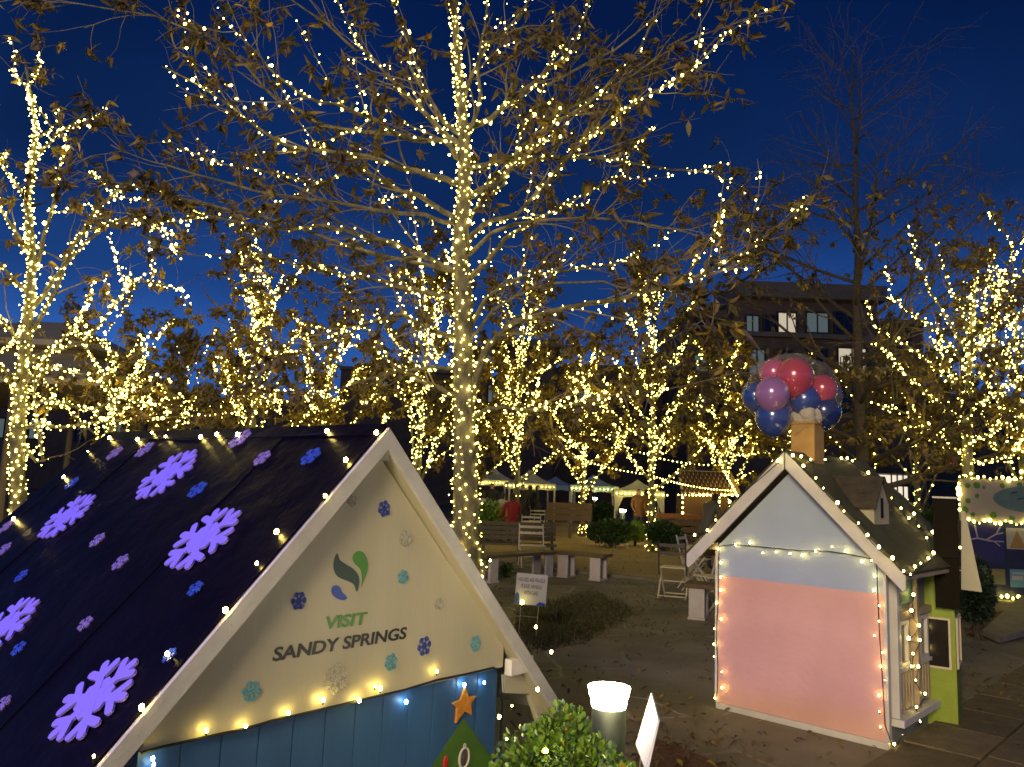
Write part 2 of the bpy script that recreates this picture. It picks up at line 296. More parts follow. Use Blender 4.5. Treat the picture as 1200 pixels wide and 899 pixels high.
# ------------------------------------------------------------ leaves
def leaf_template(curl=.5, w=.32, fold=.25):
    ts = [0, .3, .68, 1]; ws = [.02, w, w*.75, .0]; v = []
    for t, ww in zip(ts, ws):
        y = t; z = -curl*t*t
        v += [(-ww*.5, y, z+fold*ww), (0, y, z), (ww*.5, y, z+fold*ww)]
    f = []
    for i in range(3):
        a = i*3
        f += [(a, a+1, a+4, a+3), (a+1, a+2, a+5, a+4)]
    return np.array(v, float), np.array(f)
LT = leaf_template(.6, .40, .3)
SL = (np.array([(0,0,0),(.22,.45,.03),(0,1,-.25),(-.22,.45,.03)], float), np.array([(0,1,2,3)]))
SR = (np.array([(0,0,0),(.36,.4,.06),(.22,.85,0),(0,1,-.12),(-.22,.85,0),(-.36,.4,.06)], float), np.array([(0,1,2,3),(0,3,4,5)]))
def rots(dirs, twist):
    """matrices whose y axis follows dirs"""
    d = dirs/np.linalg.norm(dirs, axis=1)[:,None]; a = np.where(np.abs(d[:,2:3]) > .95, np.array([[1.,0,0]]), np.array([[0,0,1.]]))
    x = np.cross(d, a); x /= np.linalg.norm(x, axis=1)[:,None]; z = np.cross(x, d); c = np.cos(twist)[:,None]; s = np.sin(twist)[:,None]
    x2 = x*c+z*s; z2 = -x*s+z*c; return np.stack([x2, d, z2], axis=2)

# ------------------------------------------------------------ trees
def bend(p, d, L, n, wig, lift=0., r=random):
    pts = [Vector(p)]; d = Vector(d).normalized()
    for i in range(n):
        d = (d+Vector((r.uniform(-1,1), r.uniform(-1,1), r.uniform(-1,1)))*wig+Vector((0,0,lift))).normalized(); pts.append(pts[-1]+d*(L/n))
    return pts
def lin(a, b, n): return [a+(b-a)*i/(n-1) for i in range(n)]
def wind(pts, rad, step, turn, off=.014, jit=.018):
    """bulb places on a string wound round a limb"""
    out = []; acc = 0; ang = random.random()*6
    for i in range(len(pts)-1):
        a, b = Vector(pts[i]), Vector(pts[i+1]); d = b-a; L = d.length
        if L < 1e-6: continue
        dn = d/L; x = dn.orthogonal().normalized(); y = dn.cross(x); s = 0 if i else random.random()*step
        while acc < L:
            t = acc/L; rr = rad[i]+(rad[i+1]-rad[i])*t+off; ang += turn*random.uniform(.7,1.3)
            out.append(a+d*t+(x*math.cos(ang)+y*math.sin(ang))*rr+Vector([random.gauss(0,jit) for _ in range(3)])); acc += step*random.choice((.3,.45,.7,1,1.3,2.1))
        acc -= L
    return out
def tree(label, base, H, r0, group, limbs=None, nl=14, el=(35,65), LL=(1.6,2.6), z0=.3, nsub=5, ntw=3, leafN=900, leafS=.14, bstep=.09, bR=.016, bmat='bulb', bark='bark', twm='twig', dens=None, seed=1, individual=False, leafmix=(.55,.2,.15,.1), sublit=.5, lightlabel=None, top=None, leafmin=0, leafz=None, tilt=(0,0), subL=1., trunk_step=None, lift=.03, leafgold=False, notree_lights=False):
    r = random.Random(seed); g = np.random.default_rng(seed); base = Vector(base)
    T = thing('tree', label, 'tree', base, 0, group)
    B = Vector((0,0,0)); trunk = [B]
    n = 10
    if top:
        trunk = [Vector(p)-base for p in top]; n = len(trunk)-1
    else:
        for i in range(1, n+1):
            trunk.append(Vector((tilt[0]*i/n*H+r.uniform(-1,1)*.03*H/8, tilt[1]*i/n*H+r.uniform(-1,1)*.03*H/8, H*i/n)))
    trad = [r0*(1-.9*(i/n)**.9)*(1.25 if i == 0 else 1) for i in range(n+1)]
    mb = MB(); mb.tube(trunk, trad, 12); tr = mb.build('trunk', bark, T, True)
    lb = []; tips = []; B_ = []
    if limbs is None:
        limbs = []
        for k in range(nl):
            t = z0+(1-z0)*(k+.5)/nl*.95; i = min(int(t*n), n-1); p = trunk[i].lerp(trunk[i+1], t*n-i)
            az = k*2.4+r.uniform(-.5,.5); e = R(r.uniform(*el))+t*.15; L = (LL[1]+(LL[0]-LL[1])*(t-z0)/(1-z0))*r.uniform(.8,1.15)
            d = Vector((math.cos(az)*math.cos(e), math.sin(az)*math.cos(e), math.sin(e)))
            pts = bend(p, d, L, 7, .08, lift, r); ra = max(trad[i]*.5, .012); limbs.append((pts, lin(ra, .006, len(pts))))
    else:
        limbs = [([Vector(q)-base for q in l_[0]], l_[1])+tuple(l_[2:]) for l_ in limbs]
    mtw = MB(); spec = []
    for l_ in limbs:
        pts, rad = l_[:2]; lit = len(l_) < 3
        mb = MB(); mb.tube(pts, rad, 7); mb.build('limb', bark, T, True); B_ += [('l', pts, rad)] if lit else []
        L = sum((pts[i+1]-pts[i]).length for i in range(len(pts)-1))
        for k in range(int(nsub*max(1, L/1.6))):
            t = r.uniform(.15, 1.); i = min(int(t*(len(pts)-1)), len(pts)-2); p = pts[i].lerp(pts[i+1], t*(len(pts)-1)-i); dd = (pts[i+1]-pts[i]).normalized()
            d = (dd+Vector((r.uniform(-1,1), r.uniform(-1,1), r.uniform(-.7,1)))*.9).normalized(); ls = r.uniform(.5,1.3)*(1.15-t*.5)*subL
            sp = bend(p, d, ls, 5, .24, .02, r); sr = lin(max(.45*rad[i], .005), .003, 6); mtw.tube(sp, sr, 4, False)
            if lit and r.random() < sublit: B_.append(('s', sp, sr))
            for j in range(ntw):
                tt = r.uniform(.2, 1); ii = min(int(tt*5), 4); q = sp[ii].lerp(sp[ii+1], tt*5-ii)
                d2 = ((sp[ii+1]-sp[ii]).normalized()+Vector((r.uniform(-1,1), r.uniform(-1,1), r.uniform(-1,.8)))*1.1).normalized()
                tp = bend(q, d2, r.uniform(.25,.65)*subL, 4, .34, -.05, r); mtw.tube(tp, [.0035,.003,.0025,.002,.0015], 3, False); tips += tp[1:]
            tips += sp[3:]
    o = mtw.build('twigs', twm, T); o['kind'] = 'stuff'
    # leaves: drooping clusters at the twig ends
    if leafz is not None: tips = [p for p in tips if leafz[0] <= p.z <= leafz[1]] or tips
    A = np.array([tuple(p) for p in tips]); ncl = max(1, leafN//6); idx = g.integers(0, len(A), ncl); cen = A[idx]
    P = np.repeat(cen, 6, axis=0)+g.normal(0, .022*leafS/.14, (ncl*6, 3)); D = g.normal(0, 1, (ncl*6, 3))+np.repeat(g.normal(0,.8,(ncl,3)), 6, axis=0); D[:,2] -= 1.1
    Rm = rots(D, g.uniform(0, 6.28, len(P))); sz = leafS*g.uniform(.55, 1.35, len(P)); wx = g.uniform(.5, 1.2, len(P)); Rm[:,:,0] *= wx[:,None]; Rm[:,:,2] *= g.uniform(-.3, 1.9, len(P))[:,None]
    mats = ['leaf1','leaf2','leaf3','leaf4','leafy']; lm = g.choice(4, len(P), p=leafmix)
    lm[g.random(len(P)) < .012] = 4
    sel = np.zeros(len(P), bool)
    if individual:
        Pw = P+np.array(tuple(base)); dist = np.linalg.norm(Pw-np.array([0,0,CAMZ]), axis=1); sel[np.argsort(dist/sz)[:300]] = True
        shapes = []
        for ms in range(5):
            for cv in (.35, .8, 1.3):
                v, f = leaf_template(cv, .46 if cv < .5 else .38, .3); me = bpy.data.meshes.new('leaf'); me.from_pydata([tuple(x) for x in v], [], [tuple(x) for x in f.tolist()]); me.materials.append(M[mats[ms]]); shapes.append(me)
        for i in np.nonzero(sel)[0]:
            o = link('leaf', shapes[lm[i]*3+i % 3], T); mt = Matrix([list(Rm[i][j]*sz[i])+[P[i][j]] for j in range(3)]+[[0,0,0,1]])
            o.matrix_local = mt
    kk = ~sel; tmpl = LT if leafS/ max(4, (base.y)) > .009 else SL
    V, F = scatter(tmpl, P[kk], sz[kk], Rm[kk]); o = npmesh('leaves', V, F, mats, np.repeat(lm[kk], len(tmpl[1])), T); o['kind'] = 'stuff'
    if bstep and not notree_lights:
        Q = wind(trunk[:-1], trad, trunk_step or bstep*.45, 1.1, .015)
        for kd, pts, rad in B_: Q += wind(pts, rad, bstep*(1 if kd == 'l' else 1.25), 1.7)
        Sx = thing('light_string', lightlabel, 'string lights', base, 0, 'light strings wound round the trees')
        wm = MB()
        for kd, pts, rad in B_:
            if kd != 'l': continue
            hp = []; n2 = 26
            for q in range(n2):
                t = q/(n2-1)*(len(pts)-1.001); i = int(t); d = (pts[i+1]-pts[i]).normalized(); x = d.orthogonal().normalized(); y = d.cross(x); rr = rad[i]+.006; a = q*1.3
                hp.append(pts[i].lerp(pts[i+1], t-i)+(x*math.cos(a)+y*math.sin(a))*rr)
            wm.tube(hp, .003, 3, False)
        wo = wm.build('wire', 'wire', Sx); wo['kind'] = 'stuff'
        Q = np.array([tuple(p) for p in Q])
        if individual:
            Qw = Q+np.array(tuple(base)); dist = np.linalg.norm(Qw-np.array([0,0,CAMZ]), axis=1); od = np.argsort(dist); bulbs_as_parts([tuple(Q[i]) for i in od[:300]], bR, bmat, Sx); Q = Q[od[300:]]
        V, F = scatter(ico() if bR < .02 else OCT, Q, bR*np.clip(g.lognormal(-.08,.38,len(Q)),.4,2.1)*np.where(g.random(len(Q))<.05,1.5,1.)); o = npmesh('bulbs', V, F, [bmat], None, Sx); o['kind'] = 'stuff'
        print('TREE', label[:30], 'bulbs', len(Q), 'leaves', len(P))
    return T

# ============================================================ GROUND
def sheet(name, pts, z, m, label=None):
    me = bpy.data.meshes.new(name); me.from_pydata([(x, y, z) for x, y in pts], [], [tuple(range(len(pts)))]); me.materials.append(M[m]); o = link(name, me); o['kind'] = 'structure'; return o
sheet('ground', [(-300,-60),(300,-60),(300,420),(-300,420)], 0, 'asphalt')
ga = [gnd(-900,640), gnd(200,654), gnd(560,660), gnd(760,680), gnd(845,693), gnd(1400,700)]
sheet('gravel_court', [(p.x,p.y) for p in ga]+[(60,60),(-60,60)], .004, 'gravel')
mb = MB()
for i in range(2, len(ga)-1):
    a, b = ga[i], ga[i+1]; mb.bar((a.x,a.y,.02), (b.x,b.y,.02), .16, .05)
o = mb.build('kerb', 'concrete'); o['kind'] = 'structure'
pb = [gnd(*p, .009) for p in ((545,655),(612,652),(655,664),(640,674),(545,668))]
mb = MB(); mb.prism([(p.x,p.y) for p in pb], ((0,0,.006),(1,0,0),(0,1,0),(0,0,1)), .03); o = mb.build('concrete_path', 'concrete'); o['kind'] = 'structure'

PF = Frame(1.65, 6.158, R(-43.69)); PW, PL = 1.209, 1.285
# pavers to the right of the pink house
pj = sheet('paved_walk', [tuple(PF.w(p)[:2]) for p in ((PW+.03,-3.4,0),(7.5,-3.4,0),(7.5,7,0),(PW+.03,7,0))], .005, 'joint')
pvm = []
for k in range(4):
    b = MB(); w = [.62,.62,.40,.82][k]; b.box((-.225,-w/2,0), (.225,w/2,.022)); me = bpy.data.meshes.new('paver'); me.from_pydata(b.v, [], b.f); me.materials.append(M['paver']); pvm.append((me, w))
n_pav = 0
for i in range(13):
    y = -3.3+random.random()*.4
    while y < 6.5:
        me, w = random.choice(pvm); c = PF.w((PW+.27+i*.468, y+w/2, .006))
        d = c-Vector((0,0,CAMZ)); dep = d.dot(fw); px = 600+FPX*d.dot(RT)/max(dep,.1)
        if dep > 3 and px < 1330:
            o = link('paver', me, pj); o.location = c+Vector((0,0,random.uniform(-.002,.002))); o.rotation_euler = (random.gauss(0,.002), random.gauss(0,.002), PF.yaw); n_pav += 1
        y += w+.018
# pale kerb and mulch bed at the right edge
mb = MB(); q = [gnd(*p) for p in ((1152,748),(1200,702),(1290,702),(1290,724),(1172,757))]
mb.prism([(p.x,p.y) for p in q], ((0,0,.03),(1,0,0),(0,1,0),(0,0,1)), .07); o = mb.build('pale_kerb', 'concrete'); o['kind'] = 'structure'
q = [gnd(*p) for p in ((1130,745),(1155,722),(1195,716),(1180,735),(1148,750))]
sheet('mulch_bed', [(p.x,p.y) for p in q], .04, 'mulch')
q = [gnd(*p) for p in ((735,899),(770,868),(800,878),(860,905),(740,960))]
sheet('mulch_bed', [(p.x,p.y) for p in q], .012, 'mulch')

def clutter(name, P, Dz, size, mats, p, tmpl=LT, flat=False, tagk='stuff', lab=None, cat=None, parent=None, seed=3):
    g = np.random.default_rng(seed); n = len(P); D = g.normal(0,1,(n,3)); D[:,2] = D[:,2]*(.15 if flat else 1)+Dz
    Rm = rots(D, g.uniform(-.5,.5,n) if flat else g.uniform(0,6.28,n)); V, F = scatter(tmpl, P, size*g.uniform(.6,1.4,n), Rm); mi = g.choice(len(mats), n, p=p)
    o = npmesh(name, V, F, mats, np.repeat(mi, len(tmpl[1])), parent); o['kind'] = tagk
    if lab: o['label'] = lab; o['category'] = cat
    return o
# dry grass patch and fallen leaves
P = []
gc = [gnd(610,712), gnd(700,694), gnd(750,715), gnd(690,752), gnd(622,765), gnd(600,742)]; gx = sum(p.x for p in gc)/6; gy = sum(p.y for p in gc)/6
for _ in range(7000):
    a = random.random()*6.283; rr = math.sqrt(random.random()); s = a/6.283*6; i = int(s); q = gc[i].lerp(gc[(i+1)%6], s-i); x = gx+(q.x-gx)*rr*random.uniform(.8,1.1); y = gy+(q.y-gy)*rr*random.uniform(.8,1.1); P.append((x,y,.0))
blade = (np.array([(-.06,0,0),(.06,0,0),(.02,.6,.05),(-.02,.6,.05),(0,1,.2)], float), np.array([(0,1,2),(0,2,3),(3,2,4)]))
clutter('grass', np.array(P), 1.1, .085, ['grass','leaf4','leaf1'], [.7,.2,.1], blade, lab='dark dry grass patch on the paving behind the snow-roofed playhouse', cat='grass')
P = []
for _ in range(900):
    q = random.choice([gnd(1165,732), gnd(600,668), gnd(640,665), gnd(800,890), gnd(715,735), gnd(760,705), gnd(1110,800)]); s = .25+.03*q.y; P.append((q.x+random.gauss(0,s), q.y+random.gauss(0,s), .045))
for _ in range(3200): P.append((random.uniform(-5,7), random.uniform(5,24), .012))
for _ in range(140): P.append((random.uniform(.3,5), random.uniform(3.6,8), .03))
clutter('fallen_leaves', np.array(P), 0, .055, ['leaf1','leaf2','leaf3'], [.7,.1,.2], LT, True, lab='small brown fallen leaves lying over the paving and mulch', cat='leaves', seed=9)

# ============================================================ SNOW-ROOFED PLAYHOUSE (nearest)
NF = Frame(-1.121, 2.564, R(50.25)); NW, NL = 1.73, 2.50; AX, AZ, SLP, AO = NW/2, 1.818, 1.037, 1.303
NH = thing('playhouse', 'playhouse in the left foreground with dark snowflake roof and cream VISIT SANDY SPRINGS gable', 'playhouse', NF.o, NF.yaw)
def capsule(a, b, w, seg=5):
    a = np.array(a, float); b = np.array(b, float); d = b-a; t = math.atan2(d[1], d[0]); out = []
    for c, s in ((b, -1), (a, 1)):
        for i in range(seg+1):
            an = t+s*math.pi/2+math.pi*i/seg if s == -1 else t+math.pi/2+math.pi*i/seg
            out.append((c[0]+w*math.cos(an), c[1]+w*math.sin(an)))
    return out
def flake(c, u, v, nrm, r, th, m, parent, fat=1., rot=0, label=None):
    mb = MB(); k = 0; c = Vector(c); f = (c, u, v, nrm)
    def put(poly):
        nonlocal k; mb.prism(poly, f, th+k*.00012); k += 1
    big = fat > 1.6; hc = .50 if big else .36*fat
    put([(hc*r*math.cos(a), hc*r*math.sin(a)) for a in [rot+math.pi/6+i*math.pi/3 for i in range(6)]])
    for i in range(6):
        a = rot+i*math.pi/3; ca, sa = math.cos(a), math.sin(a); w = .102*r if big else .062*r*fat
        put(capsule((0,0), (ca*r*.94, sa*r*.94), w))
        for t, L in (((.56,.40),) if big else ((.50,.36),(.72,.24))):
            for s in (-1, 1):
                b = a+s*(math.pi/3.6 if big else math.pi/3.4); put(capsule((ca*r*t, sa*r*t), (ca*r*t+math.cos(b)*r*L, sa*r*t+math.sin(b)*r*L), w*.95))
    o = mb.build('snowflake', m, parent)
    if label: o['label'] = label
# walls
for i in range(12):
    x0 = i*NW/12; mb = MB(); mb.box((x0+.002, 0, 0), (x0+NW/12-.002, .02, .735)); mb.build('board', 'bluewall', NH, bev=.002)
mb = MB(); mb.box((.0,.021,0), (NW,.04,.9)); mb.box((.0,.041,0), (.03,NL-.1,.9)); mb.box((NW-.03,.041,0), (NW,NL-.1,.9)); mb.box((.031,NL-.13,0), (NW-.031,NL-.1,.9)); mb.build('wall', 'bluewall', NH)
pr = NF.front(579, 735, -.03)
zc = .838; xr = NW+.003
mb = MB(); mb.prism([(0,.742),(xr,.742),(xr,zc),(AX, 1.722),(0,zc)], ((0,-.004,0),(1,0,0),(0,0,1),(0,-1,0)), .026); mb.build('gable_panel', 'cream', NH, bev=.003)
mb = MB(); mb.prism([(.03,.901),(NW-.03,.901),(AX,1.75)], ((0,.022,0),(1,0,0),(0,0,1),(0,1,0)), .012); mb.build('wall', 'bluewall', NH)
# rake boards: deep boards whose lit underside shows on the right
nrm = math.hypot(1, SLP); PWD = .062*nrm
for s in (-1, 1):
    top = [(AX,AZ),(AX+s*AO,AZ-SLP*AO),(AX+s*(AO-.02),AZ-SLP*(AO-.02)-PWD),(AX,AZ-PWD)]
    mb = MB(); mb.prism([(a, b) for a, b in top], ((0, -.085 if s == 1 else -.0865, 0),(1,0,0),(0,0,1),(0,-1,0)), .018); mb.build('rake_board', 'trim', NH, bev=.002)
    mb = MB(); ins = .012*nrm; mb.prism([(AX+s*.001,AZ-ins),(AX+s*(AO-.03),AZ-SLP*(AO-.03)-ins),(AX+s*(AO-.05),AZ-SLP*(AO-.05)-PWD+.004),(AX+s*.001,AZ-PWD+.004)], ((0,-.006,0),(1,0,0),(0,0,1),(0,-1,0)), .078); mb.build('rake_lining', 'cream', NH, bev=.002)
    mb = MB(); mb.prism([(AX,AZ),(AX+s*AO,AZ-SLP*AO),(AX+s*(AO-.02),AZ-SLP*(AO-.02)-PWD),(AX,AZ-PWD)], ((0,NL-.06,0),(1,0,0),(0,0,1),(0,1,0)), .02); mb.build('rake_board', 'trim', NH)
mb = MB(); mb.box((AX-.025,-.085,AZ-.135), (AX+.025,-.035,AZ-.092)); mb.build('ridge_block', 'cream', NH, bev=.002)
mb = MB()
for s in (-1, 1):
    for k in range(9):
        a = .08+k*.14; mb.lathe([(.003,0),(.0032,.0015),(.001,.002)], 6, (0,0,0)); n6 = 18
        mb.v[-n6:] = [(AX+s*a+v[0], -.1035-v[2], AZ-SLP*a-PWD*.5+v[1]) for v in mb.v[-n6:]]
o = mb.build('screw_heads', 'silver', NH); o['kind'] = 'stuff'
# eave return on the right
mb = MB(); mb.box((NW+.006,-.080,.706), (NW+.175,-.036,.782)); mb.build('eave_return', 'trimw', NH, bev=.003)
mb = MB(); mb.prism([(NW+.02,.702),(NW+.20,.702),(AX+AO-.06,AZ-SLP*(AO-.06)-PWD-.02),(AX+AO-.12,AZ-SLP*(AO-.12)-PWD-.10),(NW+.22,.58),(NW+.02,.62)], ((0,-.03,0),(1,0,0),(0,0,1),(0,1,0)), .03); mb.build('eave_lining', 'cream', NH, bev=.002)
# roof: three navy sheets per slope lapped over each other
for s in (-1, 1):
    u = Vector((s, 0, -SLP)).normalized(); nv = Vector((s*SLP, 0, 1)).normalized(); L = (AO+.0)*nrm
    for i in range(4):
        y0, y1 = -.082+i*(NL+.04)/4, -.082+(i+1)*(NL+.04)/4; mb = MB(); o = Vector((AX, y0, AZ+.004))+nv*(.001+.004*(i % 2)+(.0007 if s == 1 else 0))
        mb.prism([(0.0,0),(L,0),(L,y1-y0+.03),(0,y1-y0+.03)], (o, u, (0,1,0), nv if s == -1 else nv), .004)
        mb.build('roof_sheet', 'navy', NH)
    mb = MB(); mb.prism([(0,0),(L-.01,0),(L-.01,NL-.02),(0,NL-.02)], (Vector((AX+s*.001, -.032, AZ-.002)), u, (0,1,0), -nv), .02); mb.build('roof_deck', 'trim', NH)
mb = MB(); 
for s in (-1, 1):
    u = Vector((s,0,-SLP)).normalized(); nv = Vector((s*SLP,0,1)).normalized(); mb.prism([(-.002,0),(.07,0),(.07,NL+.02),(-.002,NL+.02)], (Vector((AX,-.07,AZ+.012))+nv*.002*(1 if s == 1 else 1.3), u, (0,1,0), nv), .003)
mb.build('ridge_cap', 'navy', NH)
# snowflakes on the left slope
ur = Vector((0,1,0)); vr = Vector((-1,0,-SLP)).normalized(); nr = Vector((-SLP,0,1)).normalized()
def roofpt(px, py): return NF.pix(px, py, (AX,0,AZ+.014), nr)
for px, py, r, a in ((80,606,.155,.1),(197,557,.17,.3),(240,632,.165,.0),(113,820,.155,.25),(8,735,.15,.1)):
    c = roofpt(px, py); flake(c+nr*.004, ur, vr, nr, r, .008, 'flake', NH, 1.75, a, 'large pale snowflake tinted with floodlight violet on the dark roof' )
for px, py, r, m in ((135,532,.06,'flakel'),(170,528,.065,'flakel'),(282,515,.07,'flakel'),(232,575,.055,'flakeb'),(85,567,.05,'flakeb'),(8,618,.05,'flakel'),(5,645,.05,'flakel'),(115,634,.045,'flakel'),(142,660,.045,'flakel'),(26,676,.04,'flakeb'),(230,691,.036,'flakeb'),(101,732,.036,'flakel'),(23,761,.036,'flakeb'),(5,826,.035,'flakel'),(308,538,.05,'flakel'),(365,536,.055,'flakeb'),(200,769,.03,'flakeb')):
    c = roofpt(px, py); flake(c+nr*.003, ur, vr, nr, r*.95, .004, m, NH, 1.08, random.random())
# stickers on the cream gable
GY = -.031; ug = Vector((1,0,0)); vg = Vector((0,0,1)); ng = Vector((0,-1,0))
for px, py, r, m in ((450,596,.033,'dblue'),(475,631,.036,'silver'),(350,704,.033,'dblue'),(472,676,.030,'teal'),(514,708,.026,'silver'),(413,586,.026,'silver'),(497,757,.040,'dblue'),(557,754,.036,'teal'),(458,776,.034,'teal'),(394,795,.056,'silver'),(294,810,.036,'teal')):
    c = NF.front(px, py, GY); flake((c.x, GY, c.z), ug, vg, ng, r*1.05, .002, m, NH, 1.05, random.random())
def smooth_closed(pts, n=6):
    out = []; N = len(pts)
    for i in range(N):
        p0, p1, p2, p3 = [np.array(pts[(i+k-1) % N], float) for k in range(4)]
        for j in range(n):
            t = j/n; out.append(.5*((2*p1)+(p2-p0)*t+(2*p0-5*p1+4*p2-p3)*t*t+(3*p1-p0-3*p2+p3)*t**3))
    return [tuple(p) for p in out]
def logo(pts, m, nm):
    q = []
    for px, py in pts: c = NF.front(px, py, GY); q.append((c.x, c.z))
    mb = MB(); mb.prism(q[::-1], ((0,GY,0), ug, vg, ng), .0018); mb.build(nm, m, NH)
logo(smooth_closed([(395,648.5),(398,656),(405,661),(414,667),(420,675),(420.5,684),(418,693.5),(414.5,685),(407,681),(396,676),(391,667),(391.5,656)]), 'ldark', 'logo_leaf')
logo(smooth_closed([(419,646),(426,648),(430.5,658),(430,669),(426,681),(423.5,688.5),(424,678),(422,667),(415,660),(413.5,652)]), 'lgreen', 'logo_leaf')
logo(smooth_closed([(393,686),(398,688),(401,694),(406.5,700),(402,703.5),(394,701),(388.5,695),(389,688.5)]), 'lblue', 'logo_leaf')
def gtext(body, a, b, capx, m, nm, bold, shear):
    p, q = NF.front(a[0], a[1], GY), NF.front(b[0], b[1], GY); u = (q-p); L = u.length; u.normalize(); v = Vector((0,0,1)) if True else None
    text_mesh(body, nm, L, capx, (Vector((p.x,GY,p.z)), u, v, ng), m, NH, .0018, bold, shear)
gtext('VISIT', (381,738), (430,731.5), .049, 'lgreen', 'lettering', .026, .12)
gtext('SANDY SPRINGS', (319,775.5), (476,748.5), .049, 'black', 'lettering', .026, .1)
# painted tree, star and ornaments on the blue wall
WY = -.0012
def wallpoly(pts, y, t, m, nm, bev=0):
    q = []
    for px, py in pts: c = NF.front(px, py, y); q.append((c.x, c.z))
    mb = MB(); mb.prism(q[::-1], ((0,y,0), ug, vg, ng), t); return mb.build(nm, m, NH, bev=bev)
wallpoly([(543,842),(584,899),(600,925),(470,960),(505,899)], WY, .002, 'treegreen', 'painted_tree')
wallpoly([(543.5,805),(547.5,816),(556.5,815),(550,824),(551,838),(543,832.5),(532.5,847),(534,829),(528.5,824),(538,820)], -.004, .012, 'gold', 'wooden_star', .001)
c = NF.front(543.5, 888, -.006)
mb = MB()
for k in range(24):
    a, b = [2*math.pi*(k+j)/24 for j in (0,1)]; mb.bar((c.x+.032*math.cos(a), -.009, c.z+.043*math.sin(a)), (c.x+.032*math.cos(b), -.009, c.z+.043*math.sin(b)), .007, .007)
for k in range(10):
    a, b = [2*math.pi*(k+j)/10 for j in (0,1)]; mb.bar((c.x+.007*math.cos(a), -.009, c.z+.053+.008*math.sin(a)), (c.x+.007*math.cos(b), -.009, c.z+.053+.008*math.sin(b)), .004, .004)
fr = mb.build('oval_picture_frame', 'trimw', NH)
mb = MB(); mb.prism([(.030*math.cos(2*math.pi*k/24), .041*math.sin(2*math.pi*k/24)) for k in range(24)], ((c.x,-.004,c.z), ug, vg, ng), .003); mb.build('picture', 'photo', fr)
c = NF.front(522, 891, -.006); mb = MB(); mb.ball((c.x,-.008,c.z-.01), .02, 14, 10, (.8,.35,1.5)); mb.build('ornament', 'red', NH, True)
c = NF.front(474, 900, -.006); mb = MB(); mb.ball((c.x,-.008,c.z-.008), .016, 14, 10, (1.2,.4,.8)); mb.build('ornament', 'red', NH, True)

# ---- light strings of the near house
def string(label, runs, r, bm, frame=None, wire=True, extra=(), base=(0,0,0), group='light strings draped on the playhouses', wr=.0028, socket=True, sag=.006, wpath=None):
    """runs: lists of points (world) along the cable; a bulb stands at each"""
    Sx = thing('light_string', label, 'string lights', base, 0, group); b0 = Vector(base); wm = MB(); sk = MB()
    for run in runs:
        pts = [Vector(p)-b0 for p in run]
        bulbs_as_parts([tuple(p) for p in pts], r, bm, Sx)
        if wire and wpath:
            if run is runs[0]: wm.tube([Vector(p)-b0+Vector((random.gauss(0,.002),random.gauss(0,.002),random.gauss(0,.002))) for p in wpath], wr, 5, False)
        elif wire and len(pts) > 1:
            w = []
            for i in range(len(pts)-1):
                for t in (0,.33,.66): w.append(pts[i].lerp(pts[i+1], t)+Vector((0,0,-sag*math.sin(t*math.pi)-r*1.3)))
            w.append(pts[-1]+Vector((0,0,-r*1.3))); wm.tube(w, wr, 4, False)
        if socket:
            for p in pts: sk.tube([p+Vector((0,0,-r*2.6)), p+Vector((0,0,-r*.8))], r*.55, 5)
    if wm.v: wm.build('wire', 'wire', Sx)
    if sk.v: o = sk.build('sockets', 'wire', Sx); o['kind'] = 'stuff'
    for pos, m, rr in extra: bulbs_as_parts([tuple(Vector(p)-b0 for p in [q])[0] for q in pos], rr, m, Sx)
    return Sx
def rfw(px, py, off=.013): return NF.w(NF.pix(px, py, Vector((AX,0,AZ+.014))+nr*off, nr))
string('light string along the front edge of the dark snowflake roof', [[rfw(*p) for p in ((441,507),(405,539),(381,581),(324,623),(301,660),(264,715),(195.6,766),(166,829),(110,886))]], .0075, 'bulbn', base=NF.o, wire=False)
string('light string along the ridge and back edge of the dark snowflake roof', [[rfw(*p) for p in ((383,505),(278,509),(254,509),(235,512),(194,511.6),(178,507),(161,515),(128,513),(103,529),(74.5,559),(16,608))]], .0075, 'bulbn', base=NF.o)
gp = [NF.w(NF.front(px, py, -.052)) for px, py in ((179,889),(242,856),(288,851),(338,835.5),(378.7,820.5),(421,821),(439.5,804),(446,807),(512,787))]
cw = [NF.w(NF.front(px, py, -.022)) for px, py in ((476,822.7),(544,802.7),(567.5,800),(180,896))]
string('light string between the cream gable and the blue wall of the snow-roofed playhouse', [gp], .0062, 'bulbn', base=NF.o, extra=[(cw, 'bulbc', .0065)], wpath=[NF.w(NF.front(px, py, -.036)) for px, py in ((165,883),(190,876.5),(220,868),(250,862.5),(288,853),(320,846),(360,836),(400,826),(440,816),(475,808),(512,797.5),(545,791),(579,782),(586,790),(588,830),(585,899))], wr=.005)
rr = [NF.w(NF.pix(px, py, (0,-.07,0), (0,1,0))) for px, py in ((574.5,656.7),(612.8,706),(628,734.7),(646,764))]
string('three bulbs hanging outside the right roof edge of the snow-roofed playhouse', [rr], .0065, 'bulbn', base=NF.o, wire=False)

